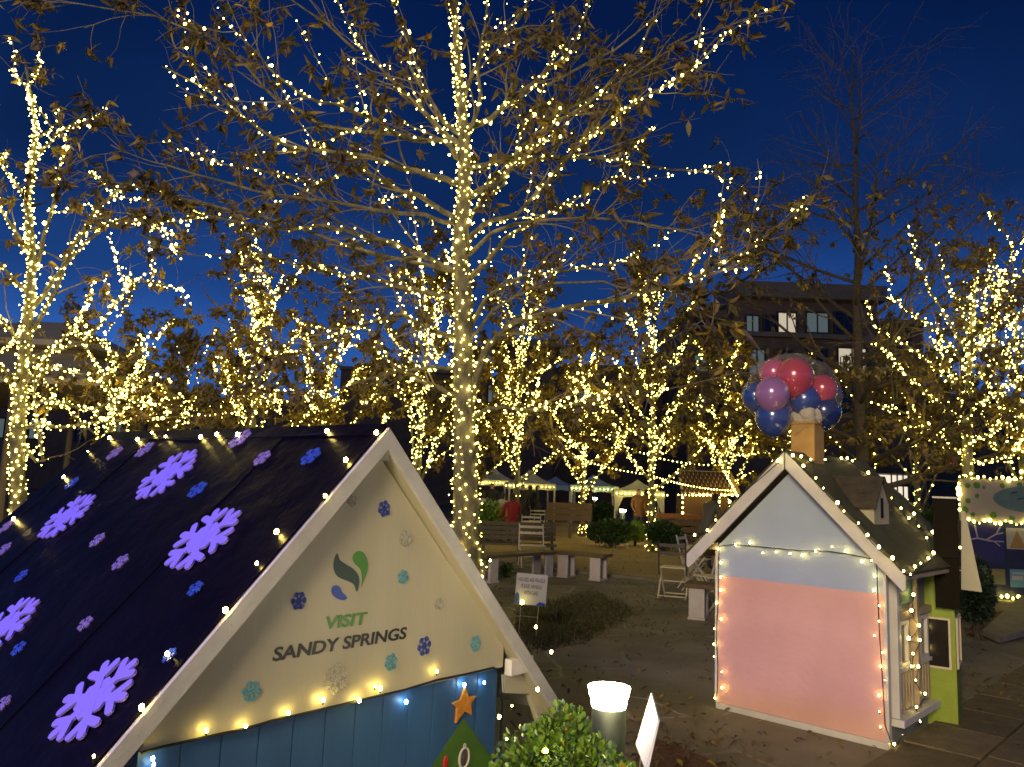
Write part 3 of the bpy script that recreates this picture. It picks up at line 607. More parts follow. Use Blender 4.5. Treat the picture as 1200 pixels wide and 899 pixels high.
# ============================================================ PINK PLAYHOUSE
PH = thing('playhouse', 'pink and pale blue gabled playhouse with balloons over its olive roof', 'playhouse', PF.o, PF.yaw)
PAX, PAZ, PS, PO = PW/2, 1.92, .993, .7935
def pp(px, py, y=0.): c = PF.front(px, py, y); return c
mb = MB(); mb.box((0,0,.045), (PW,.02,.982)); mb.build('wall', 'pink', PH)
zt = PAZ-.11-PS*(PW/2)
mb = MB(); mb.prism([(0,.982),(PW,.982),(PW,zt),(PAX,zt+PW/2*PS),(0,zt)], ((0,0,0),(1,0,0),(0,0,1),(0,1,0)), .02); mb.build('gable_wall', 'pblue', PH)
mb = MB(); mb.box((-.012,-.012,0), (PW+.012,.03,.043)); mb.build('base_trim', 'trimw', PH, bev=.002)
mb = MB(); mb.box((-.026,-.004,.045), (-.001,.03,zt-.01)); mb.build('corner_trim', 'trimw', PH, bev=.002)
mb = MB(); mb.box((PW+.001,-.004,.045), (PW+.022,.04,zt-.03)); mb.build('corner_trim', 'trimw', PH, bev=.002)
mb = MB(); mb.box((0,.021,0), (.02,PL,zt)); mb.build('wall', 'tanw', PH)
mb = MB(); mb.box((.021,PL-.02,0), (PW,PL,zt)); mb.build('wall', 'tanw', PH)
mb = MB()
mb.box((PW-.02,.041,0), (PW,PL-.021,zt)); mb.build('wall', 'greypl', PH)
# right side: porch frame, narrow window, slatted half door, sill
for y0 in (.10,.52,.95): mb = MB(); mb.box((PW+.001,y0,.18), (PW+.055,y0+.05,zt-.02)); mb.build('post', 'trimw' if y0 < .2 else 'tanw', PH, bev=.003)
mb = MB(); mb.box((PW+.001,.151,.90), (PW+.03,.519,zt-.02)); mb.build('panel', 'pgreen', PH, bev=.002)
mb = MB(); mb.box((PW+.001,.151,.80), (PW+.045,.519,.85)); mb.box((PW+.001,.571,.80), (PW+.045,.949,.85)); mb.build('rail', 'tanw', PH, bev=.002)
for y0 in (.22,.66):
    mb = MB()
    for a, b in (((y0,.48),(y0+.03,.79)),((y0+.17,.48),(y0+.20,.79)),((y0+.03,.48),(y0+.17,.51)),((y0+.03,.76),(y0+.17,.79))): mb.box((PW+.001,a[0],a[1]), (PW+.03,b[0],b[1]))
    wf = mb.build('window', 'trimw', PH); mb = MB(); mb.box((PW+.001,y0+.03,.51), (PW+.006,y0+.17,.76)); mb.build('pane', 'darkglass', wf)
for k in range(13):
    y0 = .165+k*.061
    if .50 < y0 < .57: continue
    mb = MB(); mb.box((PW+.004,y0,.20), (PW+.028,y0+.028,.455)); mb.build('slat', 'tanw', PH)
mb = MB(); mb.box((PW+.001,.151,.456), (PW+.04,.949,.479)); mb.build('rail', 'trimw', PH)
mb = MB(); mb.box((PW+.001,.09,.13), (PW+.085,1.03,.178)); mb.build('sill', 'trimw', PH, bev=.003)
# roof
pn = math.hypot(1, PS)
for s in (-1, 1):
    pw = .085*pn
    mb = MB(); mb.prism([(PAX+s*.006,PAZ),(PAX+s*PO,PAZ-PS*PO),(PAX+s*PO,PAZ-PS*PO-pw*.75),(PAX+s*(PO-.02),PAZ-PS*(PO-.02)-pw),(PAX+s*.006,PAZ-pw)], ((0,-.134,0),(1,0,0),(0,0,1),(0,-1,0)), .02); mb.build('rake_board', 'trimw', PH, bev=.002)
    mb = MB(); mb.box((PAX+s*PO-.03 if s == 1 else PAX-PO+.0,-.133,PAZ-PS*PO-.03), (PAX+s*PO if s == 1 else PAX-PO+.03, PL+.1, PAZ-PS*PO-.006)); mb.build('eave_board', 'tanw', PH)
    u = Vector((s,0,-PS)).normalized(); nv = Vector((s*PS,0,1)).normalized()
    mb = MB(); mb.prism([(0,0),(PO*pn,0),(PO*pn,PL+.27),(0,PL+.27)], (Vector((PAX+s*.001,-.15,PAZ+.004))+nv*.001, u, (0,1,0), nv), .014); mb.build('roof', 'roofg', PH, bev=.002)
    mb = MB(); mb.prism([(0,0),(PO*pn-.01,0),(PO*pn-.01,PL+.2),(0,PL+.2)], (Vector((PAX+s*.001,-.13,PAZ-.002)), u, (0,1,0), -nv), .02); mb.build('roof_deck', 'tanw', PH)
mb = MB(); mb.box((-.13,-.10,zt-.03), (-.001,.02,zt+.02)); mb.build('eave_return', 'tanw', PH, bev=.002)
# dormer: its shingled side slope and narrow gable front look down the right slope
nvR = Vector((PS,0,1)).normalized(); db = PF.pix(1030, 612, (PAX,0,PAZ+.02), nvR)
dx, dy, dz = db.x, db.y, db.z
D = thing('dormer', None, None, (0,0,0)); D.parent = PH
dw, dh = .15, .20
mb = MB(); mb.prism([(-dw,-.03),(dw,-.03),(dw,dh*.62),(0,dh*1.5),(-dw,dh*.62)], ((dx,dy,dz),(0,1,0),(0,0,1),(1,0,0)), .02); mb.build('dormer_wall', 'cream', D)
mb = MB(); mb.prism([(-dw+.01,-.03),(-dw+.01,dh*.6),(-dw+.02,dh*.6),(-dw+.02,-.03)], ((dx,dy,dz),(0,1,0),(0,0,1),(-1,0,0)), .01); mb.box((dx-dh*.9,dy-dw,dz-.05), (dx-.001,dy-dw+.012,dz+dh*.6)); mb.build('dormer_side', 'cream', D)
mb = MB(); mb.box((dx+.021,dy-.022,dz+.03), (dx+.026,dy+.022,dz+.17)); mb.build('window', 'darkglass', D)
for s in (-1, 1):
    e1 = Vector((0,s*(dw+.03),-(dh*.88)*(dw+.03)/dw)); L = e1.length; e1n = e1.normalized(); nn = Vector((0,s*dh*.88,dw)).normalized(); hh = dz+dh*1.5+.012
    for k in range(4):
        a = k*L/4; mb = MB(); mb.prism([(a,.045),(a+L/4+.012,.045),(a+L/4+.012,-(.42)),(a,-.42)], (Vector((dx,dy,hh))+nn*(.002+.003*(3-k))+Vector((0,s*.0005,0)), e1n, (1,0,0), nn), .006); mb.build('shingle', 'shing', D)
# chimney and cotton plume
cb = PF.pix(937, 532, (PAX,0,0), (1,0,0)); cy = min(max(cb.y, .25), .9)
mb = MB(); mb.box((PAX-.09,cy-.09,PAZ-.12), (PAX+.09,cy+.09,PAZ+.23)); mb.box((PAX-.10,cy-.10,PAZ+.231), (PAX+.10,cy+.10,PAZ+.25)); mb.build('chimney', 'chim', PH, bev=.003)
ct = PF.w((PAX,cy,PAZ+.25)); plume = MB()
for k in range(12): plume.ball((random.gauss(0,.035), random.gauss(0,.035), .01+random.random()*.10), random.uniform(.055,.08), 16, 10, wob=.05)
plo = plume.build('cotton_plume', 'smoke', None, True); plo.location = ct; tag(plo, 'white cotton plume stuffed into the top of the ochre chimney', 'cotton plume')
BB = thing('balloon_bunch', 'clear bag of red, violet and blue balloons above the pink playhouse chimney', 'balloons', ct)
Yb = ct.y
for px, py, rp, m, dyy in ((931,441,18,'b_red',-.05),(907,437,14,'b_pink',.05),(964,456,14,'b_red',.0),(905,461,16,'b_vio',-.12),(885,464,13,'b_blue',.02),(906,488,17,'b_blue',-.03),(943,468,15,'b_blue',.0),(938,455,12,'b_navy',.1),(966,482,16,'b_navy',.02),(922,470,11,'b_vio',.08)):
    c = at(px, py, Yb+dyy)-ct; r = rp*1.22/FPX*Yb; mb = MB(); seg, rings = 18, 12; vs = []
    for i in range(rings+1):
        th = math.pi*i/rings
        for k in range(seg):
            q = 1+.16*max(0, -math.cos(th))**2; vs.append(c+Vector((r*math.sin(th)*math.cos(2*math.pi*k/seg), r*math.sin(th)*math.sin(2*math.pi*k/seg), r*q*math.cos(th)*1.02)))
    mb.add(vs, [(i*seg+k, (i+1)*seg+k, (i+1)*seg+(k+1)%seg, i*seg+(k+1)%seg) for i in range(rings) for k in range(seg)]); mb.lathe([(.004,-r*1.26),(.016,-r*1.24),(.006,-r*1.14)], 8, c); mb.build('balloon', m, BB, True)
c = at(928, 463, Yb)-ct; mb = MB(); r0 = .345; seg, rings = 30, 22; vs = []
for i in range(rings+1):
    th = math.pi*i/rings
    for k in range(seg):
        a = 2*math.pi*k/seg; wv = 1+.05*math.sin(5*a+3*th)+.04*math.sin(9*a-4*th)+random.uniform(-.012,.012); neck = 1-.45*max(0, -math.cos(th))**3
        vs.append(c+Vector((r0*1.03*wv*neck*math.sin(th)*math.cos(a), r0*.8*wv*neck*math.sin(th)*math.sin(a), r0*.88*math.cos(th)*wv)))
mb.add(vs, [(i*seg+k, (i+1)*seg+k, (i+1)*seg+(k+1)%seg, i*seg+(k+1)%seg) for i in range(rings) for k in range(seg)]); mb.build('clear_bag', 'film', BB, True)
mb = MB()
for px, py in ((905,480),(931,452),(943,482),(964,470)): mb.tube([at(px,py,Yb-.02)-ct, at((px+937)/2,(py+505)/2,Yb)-ct, Vector((random.uniform(-.03,.03),0,.03))], .0015, 3)
mb.build('ribbons', 'cable', BB)
mb = MB(); a = at(958, 492, Yb); b = at(960, 534, Yb); mb.tube([a, a.lerp(b,.4)+Vector((.01,0,0)), b], [.012,.022,.018], 8); tag(mb.build('furled_cloth', 'shing'), 'dark furled cloth hanging beside the ochre chimney under the balloons', 'cloth')

# light strings of the pink house
def pw_(px, py, y=-.03): return PF.w(PF.front(px, py, y))
def pr_(px, py): return PF.w(PF.pix(px, py, Vector((PAX,0,PAZ+.02))+nvR*.03, nvR))
def ps_(px, py): return PF.w(PF.pix(px, py, (PW+.07,0,0), (1,0,0)))
string('light string along the right rake and far edges of the olive roof', [[pr_(*p) for p in ((929,533.6),(939,535),(941.6,546),(956,560),(965,572),(981.6,589),(989,599),(1006,613),(1016.6,627),(1030,641),(1046,654),(1059,669),(1067,673),(1072,664),(1079,660),(1088,654),(1094,648),(1086,630),(1093,623.6),(1076.6,616.6),(1071,602),(1065,607),(1056,595.6),(1044,584),(1038,573),(1017.6,554),(999,540),(993,537),(986,537),(967,538.6),(961.6,536),(950,538.6))]], .009, 'bulbp', base=PF.o, sag=.01, wr=.003)
string('light string along the left rake of the pink playhouse', [[PF.w(PF.front(px, py, -.165)) for px, py in ((912,540),(855,588),(838.7,609.5),(829,621.5),(814,627))]], .009, 'bulbp', base=PF.o)
string('light string framing the pale blue and pink front wall', [[pw_(*p) for p in ((838,818),(846,806),(846,787.5),(836.6,769.5),(836.6,755),(837,737),(845,725.5),(840,706.5),(844.5,691.5),(844.5,676.5),(844.5,659.5),(842,643.5),(862,638.5),(878.5,636),(894,648),(909.5,647),(926,649),(940,651),(956,646),(975,641),(991,646),(1010,658),(1021,657),(1025,675),(1024,692),(1030.5,710),(1030,728),(1024.6,745),(1034.5,765),(1031.7,781),(1037,797),(1030,815),(1030.5,834),(1031.7,852))]], .006, 'bulbp', base=PF.o, sag=.004, wr=.0035, wpath=[pw_(*p) for p in ((838,820),(841,806),(841,780),(839,745),(841,700),(842,660),(843,640),(860,638),(900,642),(940,645.5),(970,646),(1000,650),(1026,656),(1028,664),(1028,690),(1031,740),(1034,800),(1037,850),(1046,874))])
string('light string climbing the porch side of the pink playhouse and coiled at its foot', [[ps_(*p) for p in ((1070.5,697),(1068,715.5),(1077,733),(1065,748),(1078,750),(1070,766),(1068,781),(1076,781),(1073,797),(1084,813),(1074,828.5),(1078,845.5))]+[gnd(px, py, .03) for px, py in ((1069,849),(1063,853),(1058,849),(1056,858),(1050,854),(1047,863.5),(1057,861),(1048,872))]], .009, 'bulbp', base=PF.o, sag=.01)

# ============================================================ LIME PLAYHOUSE
GF = Frame(3.30, 5.86, R(-33)); 
GH = thing('playhouse', 'lime green playhouse with a dark square window, behind the pink one', 'playhouse', GF.o, GF.yaw)
mb = MB(); mb.box((-.78,0,0), (0,.02,.83)); mb.prism([(-.78,.83),(0,.83),(-.02,.90),(-.17,1.26),(-.78,1.26)], ((0,0,0),(1,0,0),(0,0,1),(0,1,0)), .02); mb.build('wall', 'lime', GH)
mb = MB(); mb.box((-.02,.021,0), (0,.50,.83)); mb.build('wall', 'lime', GH)
mb = MB(); mb.box((-.78,.48,0), (-.76,.5,.83)); mb.box((-.759,.48,0), (-.021,.5,.83)); mb.build('wall', 'lime', GH)
def win(x0, x1, z0, z1, par, y=-.001, side=False):
    mb = MB(); t = .014
    for a, b in (((x0,z0),(x1,z0+t)),((x0,z1-t),(x1,z1)),((x0,z0+t),(x0+t,z1-t)),((x1-t,z0+t),(x1,z1-t))):
        if side: mb.box((.001,a[0],a[1]), (.014,b[0],b[1]))
        else: mb.box((a[0],y-.012,a[1]), (b[0],y,b[1]))
    f = mb.build('window', 'chairw', par); mb = MB()
    if side: mb.box((.001,x0+t,z0+t), (.005,x1-t,z1-t))
    else: mb.box((x0+t,y-.005,z0+t), (x1-t,y,z1-t))
    mb.build('pane', 'darkglass', f)
a = GF.front(1079, 780, 0); b = GF.front(1113.5, 725, 0); win(a.x, b.x, a.z, b.z, GH)
win(.05, .40, a.z, b.z, GH, side=True)
# steep brown roof slab hanging over the corner, and its pale gable board
p0 = GF.front(1097, 711, -.06); p1 = GF.front(1126, 712, -.06); p2 = GF.front(1097, 584, -.06)
mid = p0.z+.36
mb = MB(); mb.box((p0.x,-.10,p0.z), (p1.x,-.06,mid-.002)); mb.build('roof_panel', 'brownp', GH, bev=.003)
mb = MB(); mb.box((p0.x,-.102,mid), (p1.x,-.062,p2.z)); mb.build('roof_panel', 'brownp', GH, bev=.003)
mb = MB(); mb.box((p0.x,-.103,p2.z+.001), (p1.x,-.03,p2.z+.014)); mb.build('roof_trim', 'trimw', GH)
q = [GF.front(px, py, -.03) for px, py in ((1126.5,598),(1131,600),(1151,694),(1126.5,691))]
mb = MB(); mb.prism([(p.x,p.z) for p in q], ((0,-.03,0),(1,0,0),(0,0,1),(0,1,0)), .03); mb.build('gable_board', 'cream', GH)
mb = MB(); mb.box((p0.x+.02,-.059,p0.z+.02), (p1.x-.01,.12,p0.z+.05)); mb.build('eave_board', 'tanw', GH)
mb = MB(); a = gnd(1138,823,.02); b = gnd(1170,831,.02); mb.tube([a, b], .008, 6); tag(mb.build('cable_cover', 'cable'), 'short pale rod lying on the brown pavers beside the lime playhouse', 'rod')

# ============================================================ BOLLARD LAMPS
def bollard(loc, h=.9, r=.072, lamp=True, label='', grp='bollard lamps along the paths', seg=28):
    o = thing('bollard_lamp', label, 'bollard lamp', loc, 0, grp)
    mb = MB(); mb.lathe([(r*1.2,0),(r*1.2,.02),(r,.025),(r,h-.075)], seg); mb.build('post', 'metal', o, True)
    mb = MB(); mb.lathe([(r*1.0,h-.074),(r*1.04,h-.055),(r*1.13,h-.03),(r*1.24,h-.006)], seg); mb.build('diffuser', 'lampglow', o, True)
    mb = MB(); mb.lathe([(r*1.15,h-.03),(r*1.18,h-.0295)], seg); mb.build('lens', 'lampglow', o)
    return o
b0 = at(714, 803, 2.95); bollard((b0.x, b0.y, 0), b0.z, .062, label='dark bollard lamp with a glowing head between the shrub and the white sign')
for (px, py, Y, lab) in ((730,601,24.5,'small glowing bollard lamp between the two dark round bushes'),(697,586,33,'small distant bollard lamp left of the white tent')):
    p = at(px, py, Y); bollard((p.x, p.y, 0), p.z+.1, .085, label=lab, seg=12)
p = gnd(640, 654); 
# ============================================================ SIGNS
def sign(c, w, h, yaw, m, label, lines=None, tiltx=0, stake=True, textm='purple'):
    o = thing('yard_sign', label, 'sign', c, yaw); mb = MB(); mb.box((-w/2,-.004,0), (w/2,.004,h)); pl = mb.build('sign_board', m, o)
    mb = MB()
    for x in (-w*.28, w*.28): mb.tube([(x,.007,-c[2]), (x,.007,h*.6)], .003, 5)
    mb.tube([(-w*.28,.007,-c[2]*.35), (w*.28,.007,-c[2]*.35)], .003, 5); mb.build('stake', 'silver', o)
    if lines:
        n = len(lines)
        for i, (s, ww, zz) in enumerate(lines): text_mesh(s, 'lettering', w*ww, h*.13, ((-w*ww/2,-.0045,h*zz),(1,0,0),(0,0,1),(0,-1,0)), textm, o, .0015, .012)
        mb = MB(); mb.prism([(-w/2+.001,.001),(-w/2+.055,.001),(-w/2+.045,h*.30),(-w/2+.02,h*.40),(-w/2+.001,h*.30)], ((0,-.0045,0),(1,0,0),(0,0,1),(0,-1,0)), .001); mb.build('sign_figure', 'dblue', o)
        mb = MB(); mb.prism([(w/2-.11,.001),(w/2-.002,.001),(w/2-.01,h*.09),(w/2-.07,h*.12)], ((0,-.0045,0),(1,0,0),(0,0,1),(0,-1,0)), .001); mb.build('sign_figure', 'flakeb', o)
    o.rotation_euler = (tiltx[0], tiltx[1], yaw) if tiltx else (0,0,yaw)
    return o
c = at(621, 709, 8.6); sign(tuple(c), .335, .325, .02, 'signp', 'pale yard sign reading HOUSES ARE FRAGILE PLEASE HANDLE WITH CARE in the grass patch', [('HOUSES ARE FRAGILE',.86,.74),('PLEASE HANDLE',.66,.53),('WITH CARE',.46,.32)], (0, R(3)))
string('single bulb glowing at the foot of the pale fragile-houses sign', [[at(612,706,8.5)]], .02, 'bulb', wire=False, base=(c.x,c.y,0), group=None)
P1, P2, P3, P4 = at(763,812,2.80), at(771,843,2.52), at(757,905,2.52), at(745,872,2.80)
sg = thing('yard_sign', 'blank white sign seen nearly edge-on beside the glowing bollard lamp', 'sign', (P4.x, P4.y, 0)); nn = (P2-P1).cross(P4-P1).normalized()
mb = MB(); o3 = Vector((P4.x,P4.y,0)); mb.add([p-o3 for p in (P1,P2,P3,P4)]+[p-o3+nn*.006 for p in (P1,P2,P3,P4)], [(0,1,2,3),(7,6,5,4),(0,4,5,1),(1,5,6,2),(2,6,7,3),(3,7,4,0)]); mb.build('sign_board', 'signw', sg)
mb = MB()
for t in (.3,.7): p = P4.lerp(P3,t)-o3; q = P1.lerp(P2,t)-o3; mb.tube([(p.x+(p.x-q.x)*1.6, p.y+(p.y-q.y)*1.6, 0), p+nn*.010, p.lerp(q,.6)+nn*.010], .003, 5)
mb.build('stake', 'silver', sg)

# ============================================================ SHRUBS
def shrub(label, c, rad, N, size, mats, p, grp=None, seed=5, blades=False, cat='shrub', nlobe=9, spread=.38):
    g = np.random.default_rng(seed); o = thing('shrub', label, cat, (c[0],c[1],0), 0, grp); rx, ry, rz = rad
    lob = [(g.normal(0,spread,3)*np.array([rx,ry,rz*.6])+np.array([0,0,rz*.95]), g.uniform(.38,.62)) for _ in range(nlobe)]
    P = []; Dn = []
    for i in range(N):
        l, s = lob[g.integers(nlobe)]; d = g.normal(0,1,3); d /= np.linalg.norm(d); rr = s*(1-.35*g.random()**2)
        q = l+d*np.array([rx,ry,rz])*rr; 
        if q[2] < .02: continue
        P.append(q); Dn.append(d+g.normal(0,.6,3)+np.array([0,0,.4]))
    P = np.array(P); Dn = np.array(Dn); Rm = rots(Dn, g.uniform(0,6.28,len(P))); V, F = scatter(SR, P, size*g.uniform(.6,1.3,len(P)), Rm); mi = g.choice(len(mats), len(P), p=p)
    f = npmesh('foliage', V, F, mats, np.repeat(mi, 2), o); f['kind'] = 'stuff'
    mb = MB()
    for k in range(14): l, s = lob[k % nlobe]; mb.tube([(random.gauss(0,.03),random.gauss(0,.03),0), (l[0]*.5,l[1]*.5,l[2]*.5), tuple(l+g.normal(0,.1,3)*rx)], [.014,.009,.004], 5, False)
    mb.build('stems', 'barkd', o)
    return o
c = at(668, 872, 2.72)
shrub('green boxwood shrub lit by the bollard lamp beside the snow-roofed playhouse', (c.x,c.y), (.245,.23,.49), 15000, .023, ['box1','box2','leafy'], [.72,.25,.03], seed=4, nlobe=16)
tl = [at(px,py,2.62) for px, py in ((630,808),(600,827),(593.6,866),(585,840),(640,880))]
string('light string hanging down the blue corner beside the boxwood shrub', [tl], .0048, 'bulbn', base=NF.o, wire=False)
for px, py, Y, rr, rz, mts, p, lab, N, sz in ((716,640,22.5,.58,.48,['bush','box2'],[.7,.3],'dark round bush left of the small bollard lamp',2600,.09),(776,643,21.5,.56,.52,['bush','box2'],[.8,.2],'darkest round bush in front of the lit tree trunk',2600,.09),(744,636,23.5,.36,.42,['box1','leafy'],[.9,.1],'bright green bush between the two dark round bushes',1200,.09),(799,634,23,.42,.52,['box1','box2'],[.8,.2],'bright green bush right of the dark round bushes',1500,.09),(702,606,31,.85,.62,['bush'],[1.],'dark low bush below the white tents',2200,.12),(571,620,23,.42,.62,['box1','box2'],[.7,.3],'upright green bush beside the big lit tree trunk',1500,.11),(570,642,15.5,.22,.18,['box1'],[1.],'low green plant in front of the slatted bench',500,.06),(594,664,14.2,.14,.12,['box2','box1'],[.6,.4],'small green plant under the wooden slab bench',300,.05),(1146,757,9.6,.22,.55,['evergreen'],[1.],'dark evergreen bush beside the blue booth',4200,.06)):
    q = gnd(px, py) if Y < 0 else at(px, py, Y); shrub(lab, (q.x, q.y), (rr*1.15,rr*1.15,rz), int(N*1.6), sz*.9, mts, p, seed=int(px), nlobe=9, spread=.22)
mb = MB(); q = gnd(763,645); mb.box((q.x-.2,q.y-.09,0), (q.x+.2,q.y+.09,.13)); tag(mb.build('stone_block', 'bench_leg', bev=.02), 'grey stone block lying before the dark round bush', 'stone')

# ============================================================ BENCHES AND TABLES
def slab_bench(p, q, w, h, label, grp='wooden slab benches', legs=(.12,.88), inset=0.04):
    p = Vector(p); q = Vector(q); d = q-p; L = d.length; yaw = math.atan2(d.y, d.x); o = thing('bench', label, 'bench', (p.x,p.y,0), yaw, grp)
    for k in range(2): mb = MB(); mb.box((0,-w/2+k*w/2+.004,h-.055), (L,-w/2+(k+1)*w/2-.004,h)); mb.build('seat_plank', 'bwood', o, bev=.006)
    for t in legs: mb = MB(); mb.box((L*t-.10,-w/2+inset,.03), (L*t+.10,-w/2+inset+.05,h-.056)); mb.box((L*t-.10,w/2-inset-.05,.03), (L*t+.10,w/2-inset,h-.056)); mb.box((L*t-.11,-w/2+.02,0), (L*t+.11,w/2-.02,.029)); mb.build('leg', 'bench_leg', o, bev=.005)
    return o
a = at(560,651,13.2); b = at(649,641,14.7); c = at(713,648,14.2)
slab_bench((a.x,a.y,0), (b.x-.05,b.y,0), .42, .46, 'longer wooden slab bench behind the rake of the snow-roofed playhouse')
slab_bench((b.x+.06,b.y,0), (c.x,c.y,0), .42, .46, 'shorter wooden slab bench angled away to the right of the longer one', legs=(.2,.82))
a = at(804,678,10.5); b = at(850,680,10.3); slab_bench((a.x,a.y,0), (b.x+.3,b.y-.1,0), .45, .45, 'low slab bench half hidden behind the left side of the pink playhouse', legs=(.2,.9))
def slat_bench(px, py, Y, w, label, nsl=4, h=.42, top=.86, m='slat'):
    q = at(px, py, Y); o = thing('bench', label, 'bench', (q.x,q.y,0), 0, 'slatted benches')
    for k in range(nsl): z = h+.05+k*(top-h-.05)/nsl; mb = MB(); mb.box((0,0,z), (w,.03,z+(top-h-.05)/nsl-.012)); mb.build('slat', m, o, bev=.004)
    for k in range(3): mb = MB(); mb.box((0,-.45+k*.15,h-.04), (w,-.45+k*.15+.135,h)); mb.build('seat_plank', m, o)
    for x in (.06, w/2, w-.10): mb = MB(); mb.box((x,.031,0), (x+.05,.07,top)); mb.box((x,-.42,0), (x+.05,-.37,h-.041)); mb.build('leg', m, o)
slat_bench(562, 640, 17.0, 1.62, 'olive slatted bench seen from behind the two slab benches')
slat_bench(640, 606, 26, 1.5, 'far brown slatted bench behind the gravel court', 3, .5, 1.15, 'bwood')
def folding_chair(loc, yaw, label, back='chaird', w=.40, m='chairw', seat_h=.45):
    o = thing('folding_chair', label, 'chair', loc, yaw, 'folding bistro chairs')
    for k in range(5): mb = MB(); mb.box((-w/2,-.19+k*.076,seat_h), (w/2,-.19+k*.076+.066,seat_h+.016)); mb.build('seat_slat', m, o)
    for s in (-1, 1):
        mb = MB(); mb.bar((s*w*.46,-.26,0), (s*w*.46,.20,seat_h-.005), .022, .022); mb.build('leg', m, o)
        mb = MB(); mb.bar((s*w*.52,.26,0), (s*w*.52,-.13,seat_h+.0), .022, .022); mb.build('leg', m, o)
        mb = MB(); mb.bar((s*w*.52,.17,seat_h-.10), (s*w*.50,.31,.86), .022, .022); mb.build('back_post', back, o)
    for y, z in ((-.25,.03),(.25,.04),(-.02,.24)): mb = MB(); mb.bar((-w*.5,y,z), (w*.5,y,z), .016, .016); mb.build('stretcher', m, o)
    for z in (.68,.80): mb = MB(); mb.bar((-w*.5,.17+(z-.35)*.27,z), (w*.5,.17+(z-.35)*.27,z), .014, .05); mb.build('back_slat', back, o)
    return o
q = gnd(790,700); folding_chair((q.x,q.y,0), R(160), 'folding chair with dark back posts standing alone left of the pink playhouse')
q = gnd(818,690); folding_chair((q.x+.1,q.y+.5,0), R(55), 'folding chair behind the low slab bench by the pink playhouse', back='bench_leg')
q = at(835,700,11.2); folding_chair((q.x,q.y,0), R(-60), 'folding chair almost hidden behind the pink wall', back='bench_leg')
q = at(622,612,21.5); folding_chair((q.x,q.y,0), R(180), 'cream folding chair on the gravel behind the slatted bench', back='chairw', w=.5)
q = at(624,635,15.8); folding_chair((q.x,q.y,0), R(5), 'cream folding chair between the slab bench and the slatted bench', back='chairw', w=.48)
q = at(630,594,27.5); folding_chair((q.x,q.y,0), R(180), 'pale folding chair beside the far slatted bench', back='chairw', w=.5)
def round_table(px, py, Y, label, h=.72, r=.3, m='chairw'):
    q = at(px, py, Y); o = thing('table', label, 'table', (q.x,q.y,0), 0, 'bistro tables'); mb = MB(); mb.lathe([(r,h-.02),(r,h)], 20); mb.build('tabletop', m, o)
    for s in (-1,1):
        for yy in (-.17,.17): mb = MB(); mb.bar((-s*.26,yy,0), (s*.2,yy,h-.022), .02, .02); mb.build('leg', m, o)
round_table(815, 650, 13.4, 'small pale bistro table behind the low slab bench')
round_table(595, 600, 23, 'dark bistro table by the seated visitors', m='chaird'); 
q = at(770,600,22.5); mb = MB(); o = thing('counter', 'orange wooden counter right of the dark round bushes', 'counter', (q.x,q.y,0))
mb.box((0,0,.86), (1.25,.4,1.0)); mb.build('counter_top', 'orange', o)
for k in range(4): mb = MB(); mb.box((.04,.02,.08+k*.2), (1.2,.05,.24+k*.2)); mb.build('plank', 'bwood', o)
for x in (.05,1.1): mb = MB(); mb.box((x,.06,0), (x+.08,.3,.859)); mb.build('leg', 'bwood', o)
for px, w, lab in ((562,.95,'left orange bench back among the seated visitors'),(583,.95,'right orange bench back among the seated visitors')):
    q = at(px, 592, 23.6); o = thing('bench', lab, 'bench', (q.x,q.y,0), 0, 'orange benches')
    mb = MB(); mb.box((0,0,.62), (.62,.05,1.0)); mb.build('backrest', 'orange', o); mb = MB(); mb.box((0,-.4,.42), (.62,-.01,.46)); mb.build('seat', 'bwood', o)
    for x in (.03,.55): mb = MB(); mb.box((x,-.36,0), (x+.04,.04,.419)); mb.build('leg', 'bwood', o)

# ============================================================ TENTS
def tent(px, Y, w, eave, peak, m, label, legs=True, dpt=None):
    q = at(px, 575, Y); d = dpt or w; o = thing('canopy_tent', label, 'tent', (q.x,q.y,0), R(random.uniform(-8,8)), 'white canopy tents')
    mb = MB(); n = 6; top = (0,0,peak)
    V = []; ring = []
    for k, (x, y) in enumerate(((-w/2,-d/2),(w/2,-d/2),(w/2,d/2),(-w/2,d/2))):
        x2, y2 = [(w/2,-d/2),(w/2,d/2),(-w/2,d/2),(-w/2,-d/2)][k]
        for i in range(6):
            t = i/6; ring.append((x+(x2-x)*t, y+(y2-y)*t))
    R_ = len(ring); rows = []
    for j in range(5):
        s = j/4; 
        for x, y in ring: V.append((x*s, y*s, peak-(peak-eave)*(s**.8)-.05*math.sin(math.pi*s)*(1 if True else 0)))
    F = [(j*R_+i, (j+1)*R_+i, (j+1)*R_+(i+1)%R_, j*R_+(i+1)%R_) for j in range(4) for i in range(R_)]; mb.add(V, F); mb.build('canopy', m, o, False)
    mb = MB(); V = []
    for i, (x, y) in enumerate(ring): V += [(x*1.005,y*1.005,eave), (x*1.012,y*1.012,eave-.22-.05*(i % 2))]
    mb.add(V, [(2*i, 2*i+1, 2*((i+1)%R_)+1, 2*((i+1)%R_)) for i in range(R_)]); mb.build('valance', m, o)
    for x in (-w/2+.04, w/2-.04):
        for y in (-d/2+.04, d/2-.04): mb = MB(); mb.tube([(x,y,0), (x,y,eave)], .035, 6); mb.build('leg', 'tent', o)
    if legs:
        for x, s in ((-w/2+.05,1),(w/2-.05,-1)): mb = MB(); mb.add([(x,-d/2-.01,eave-.1),(x+s*.35,-d/2-.01,eave-.1),(x+s*.06,-d/2-.02,eave-.8),(x+s*.10,-d/2-.02,.9),(x,-d/2-.01,.9)], [(0,1,2,3,4)]); mb.build('curtain', m, o)
    return o
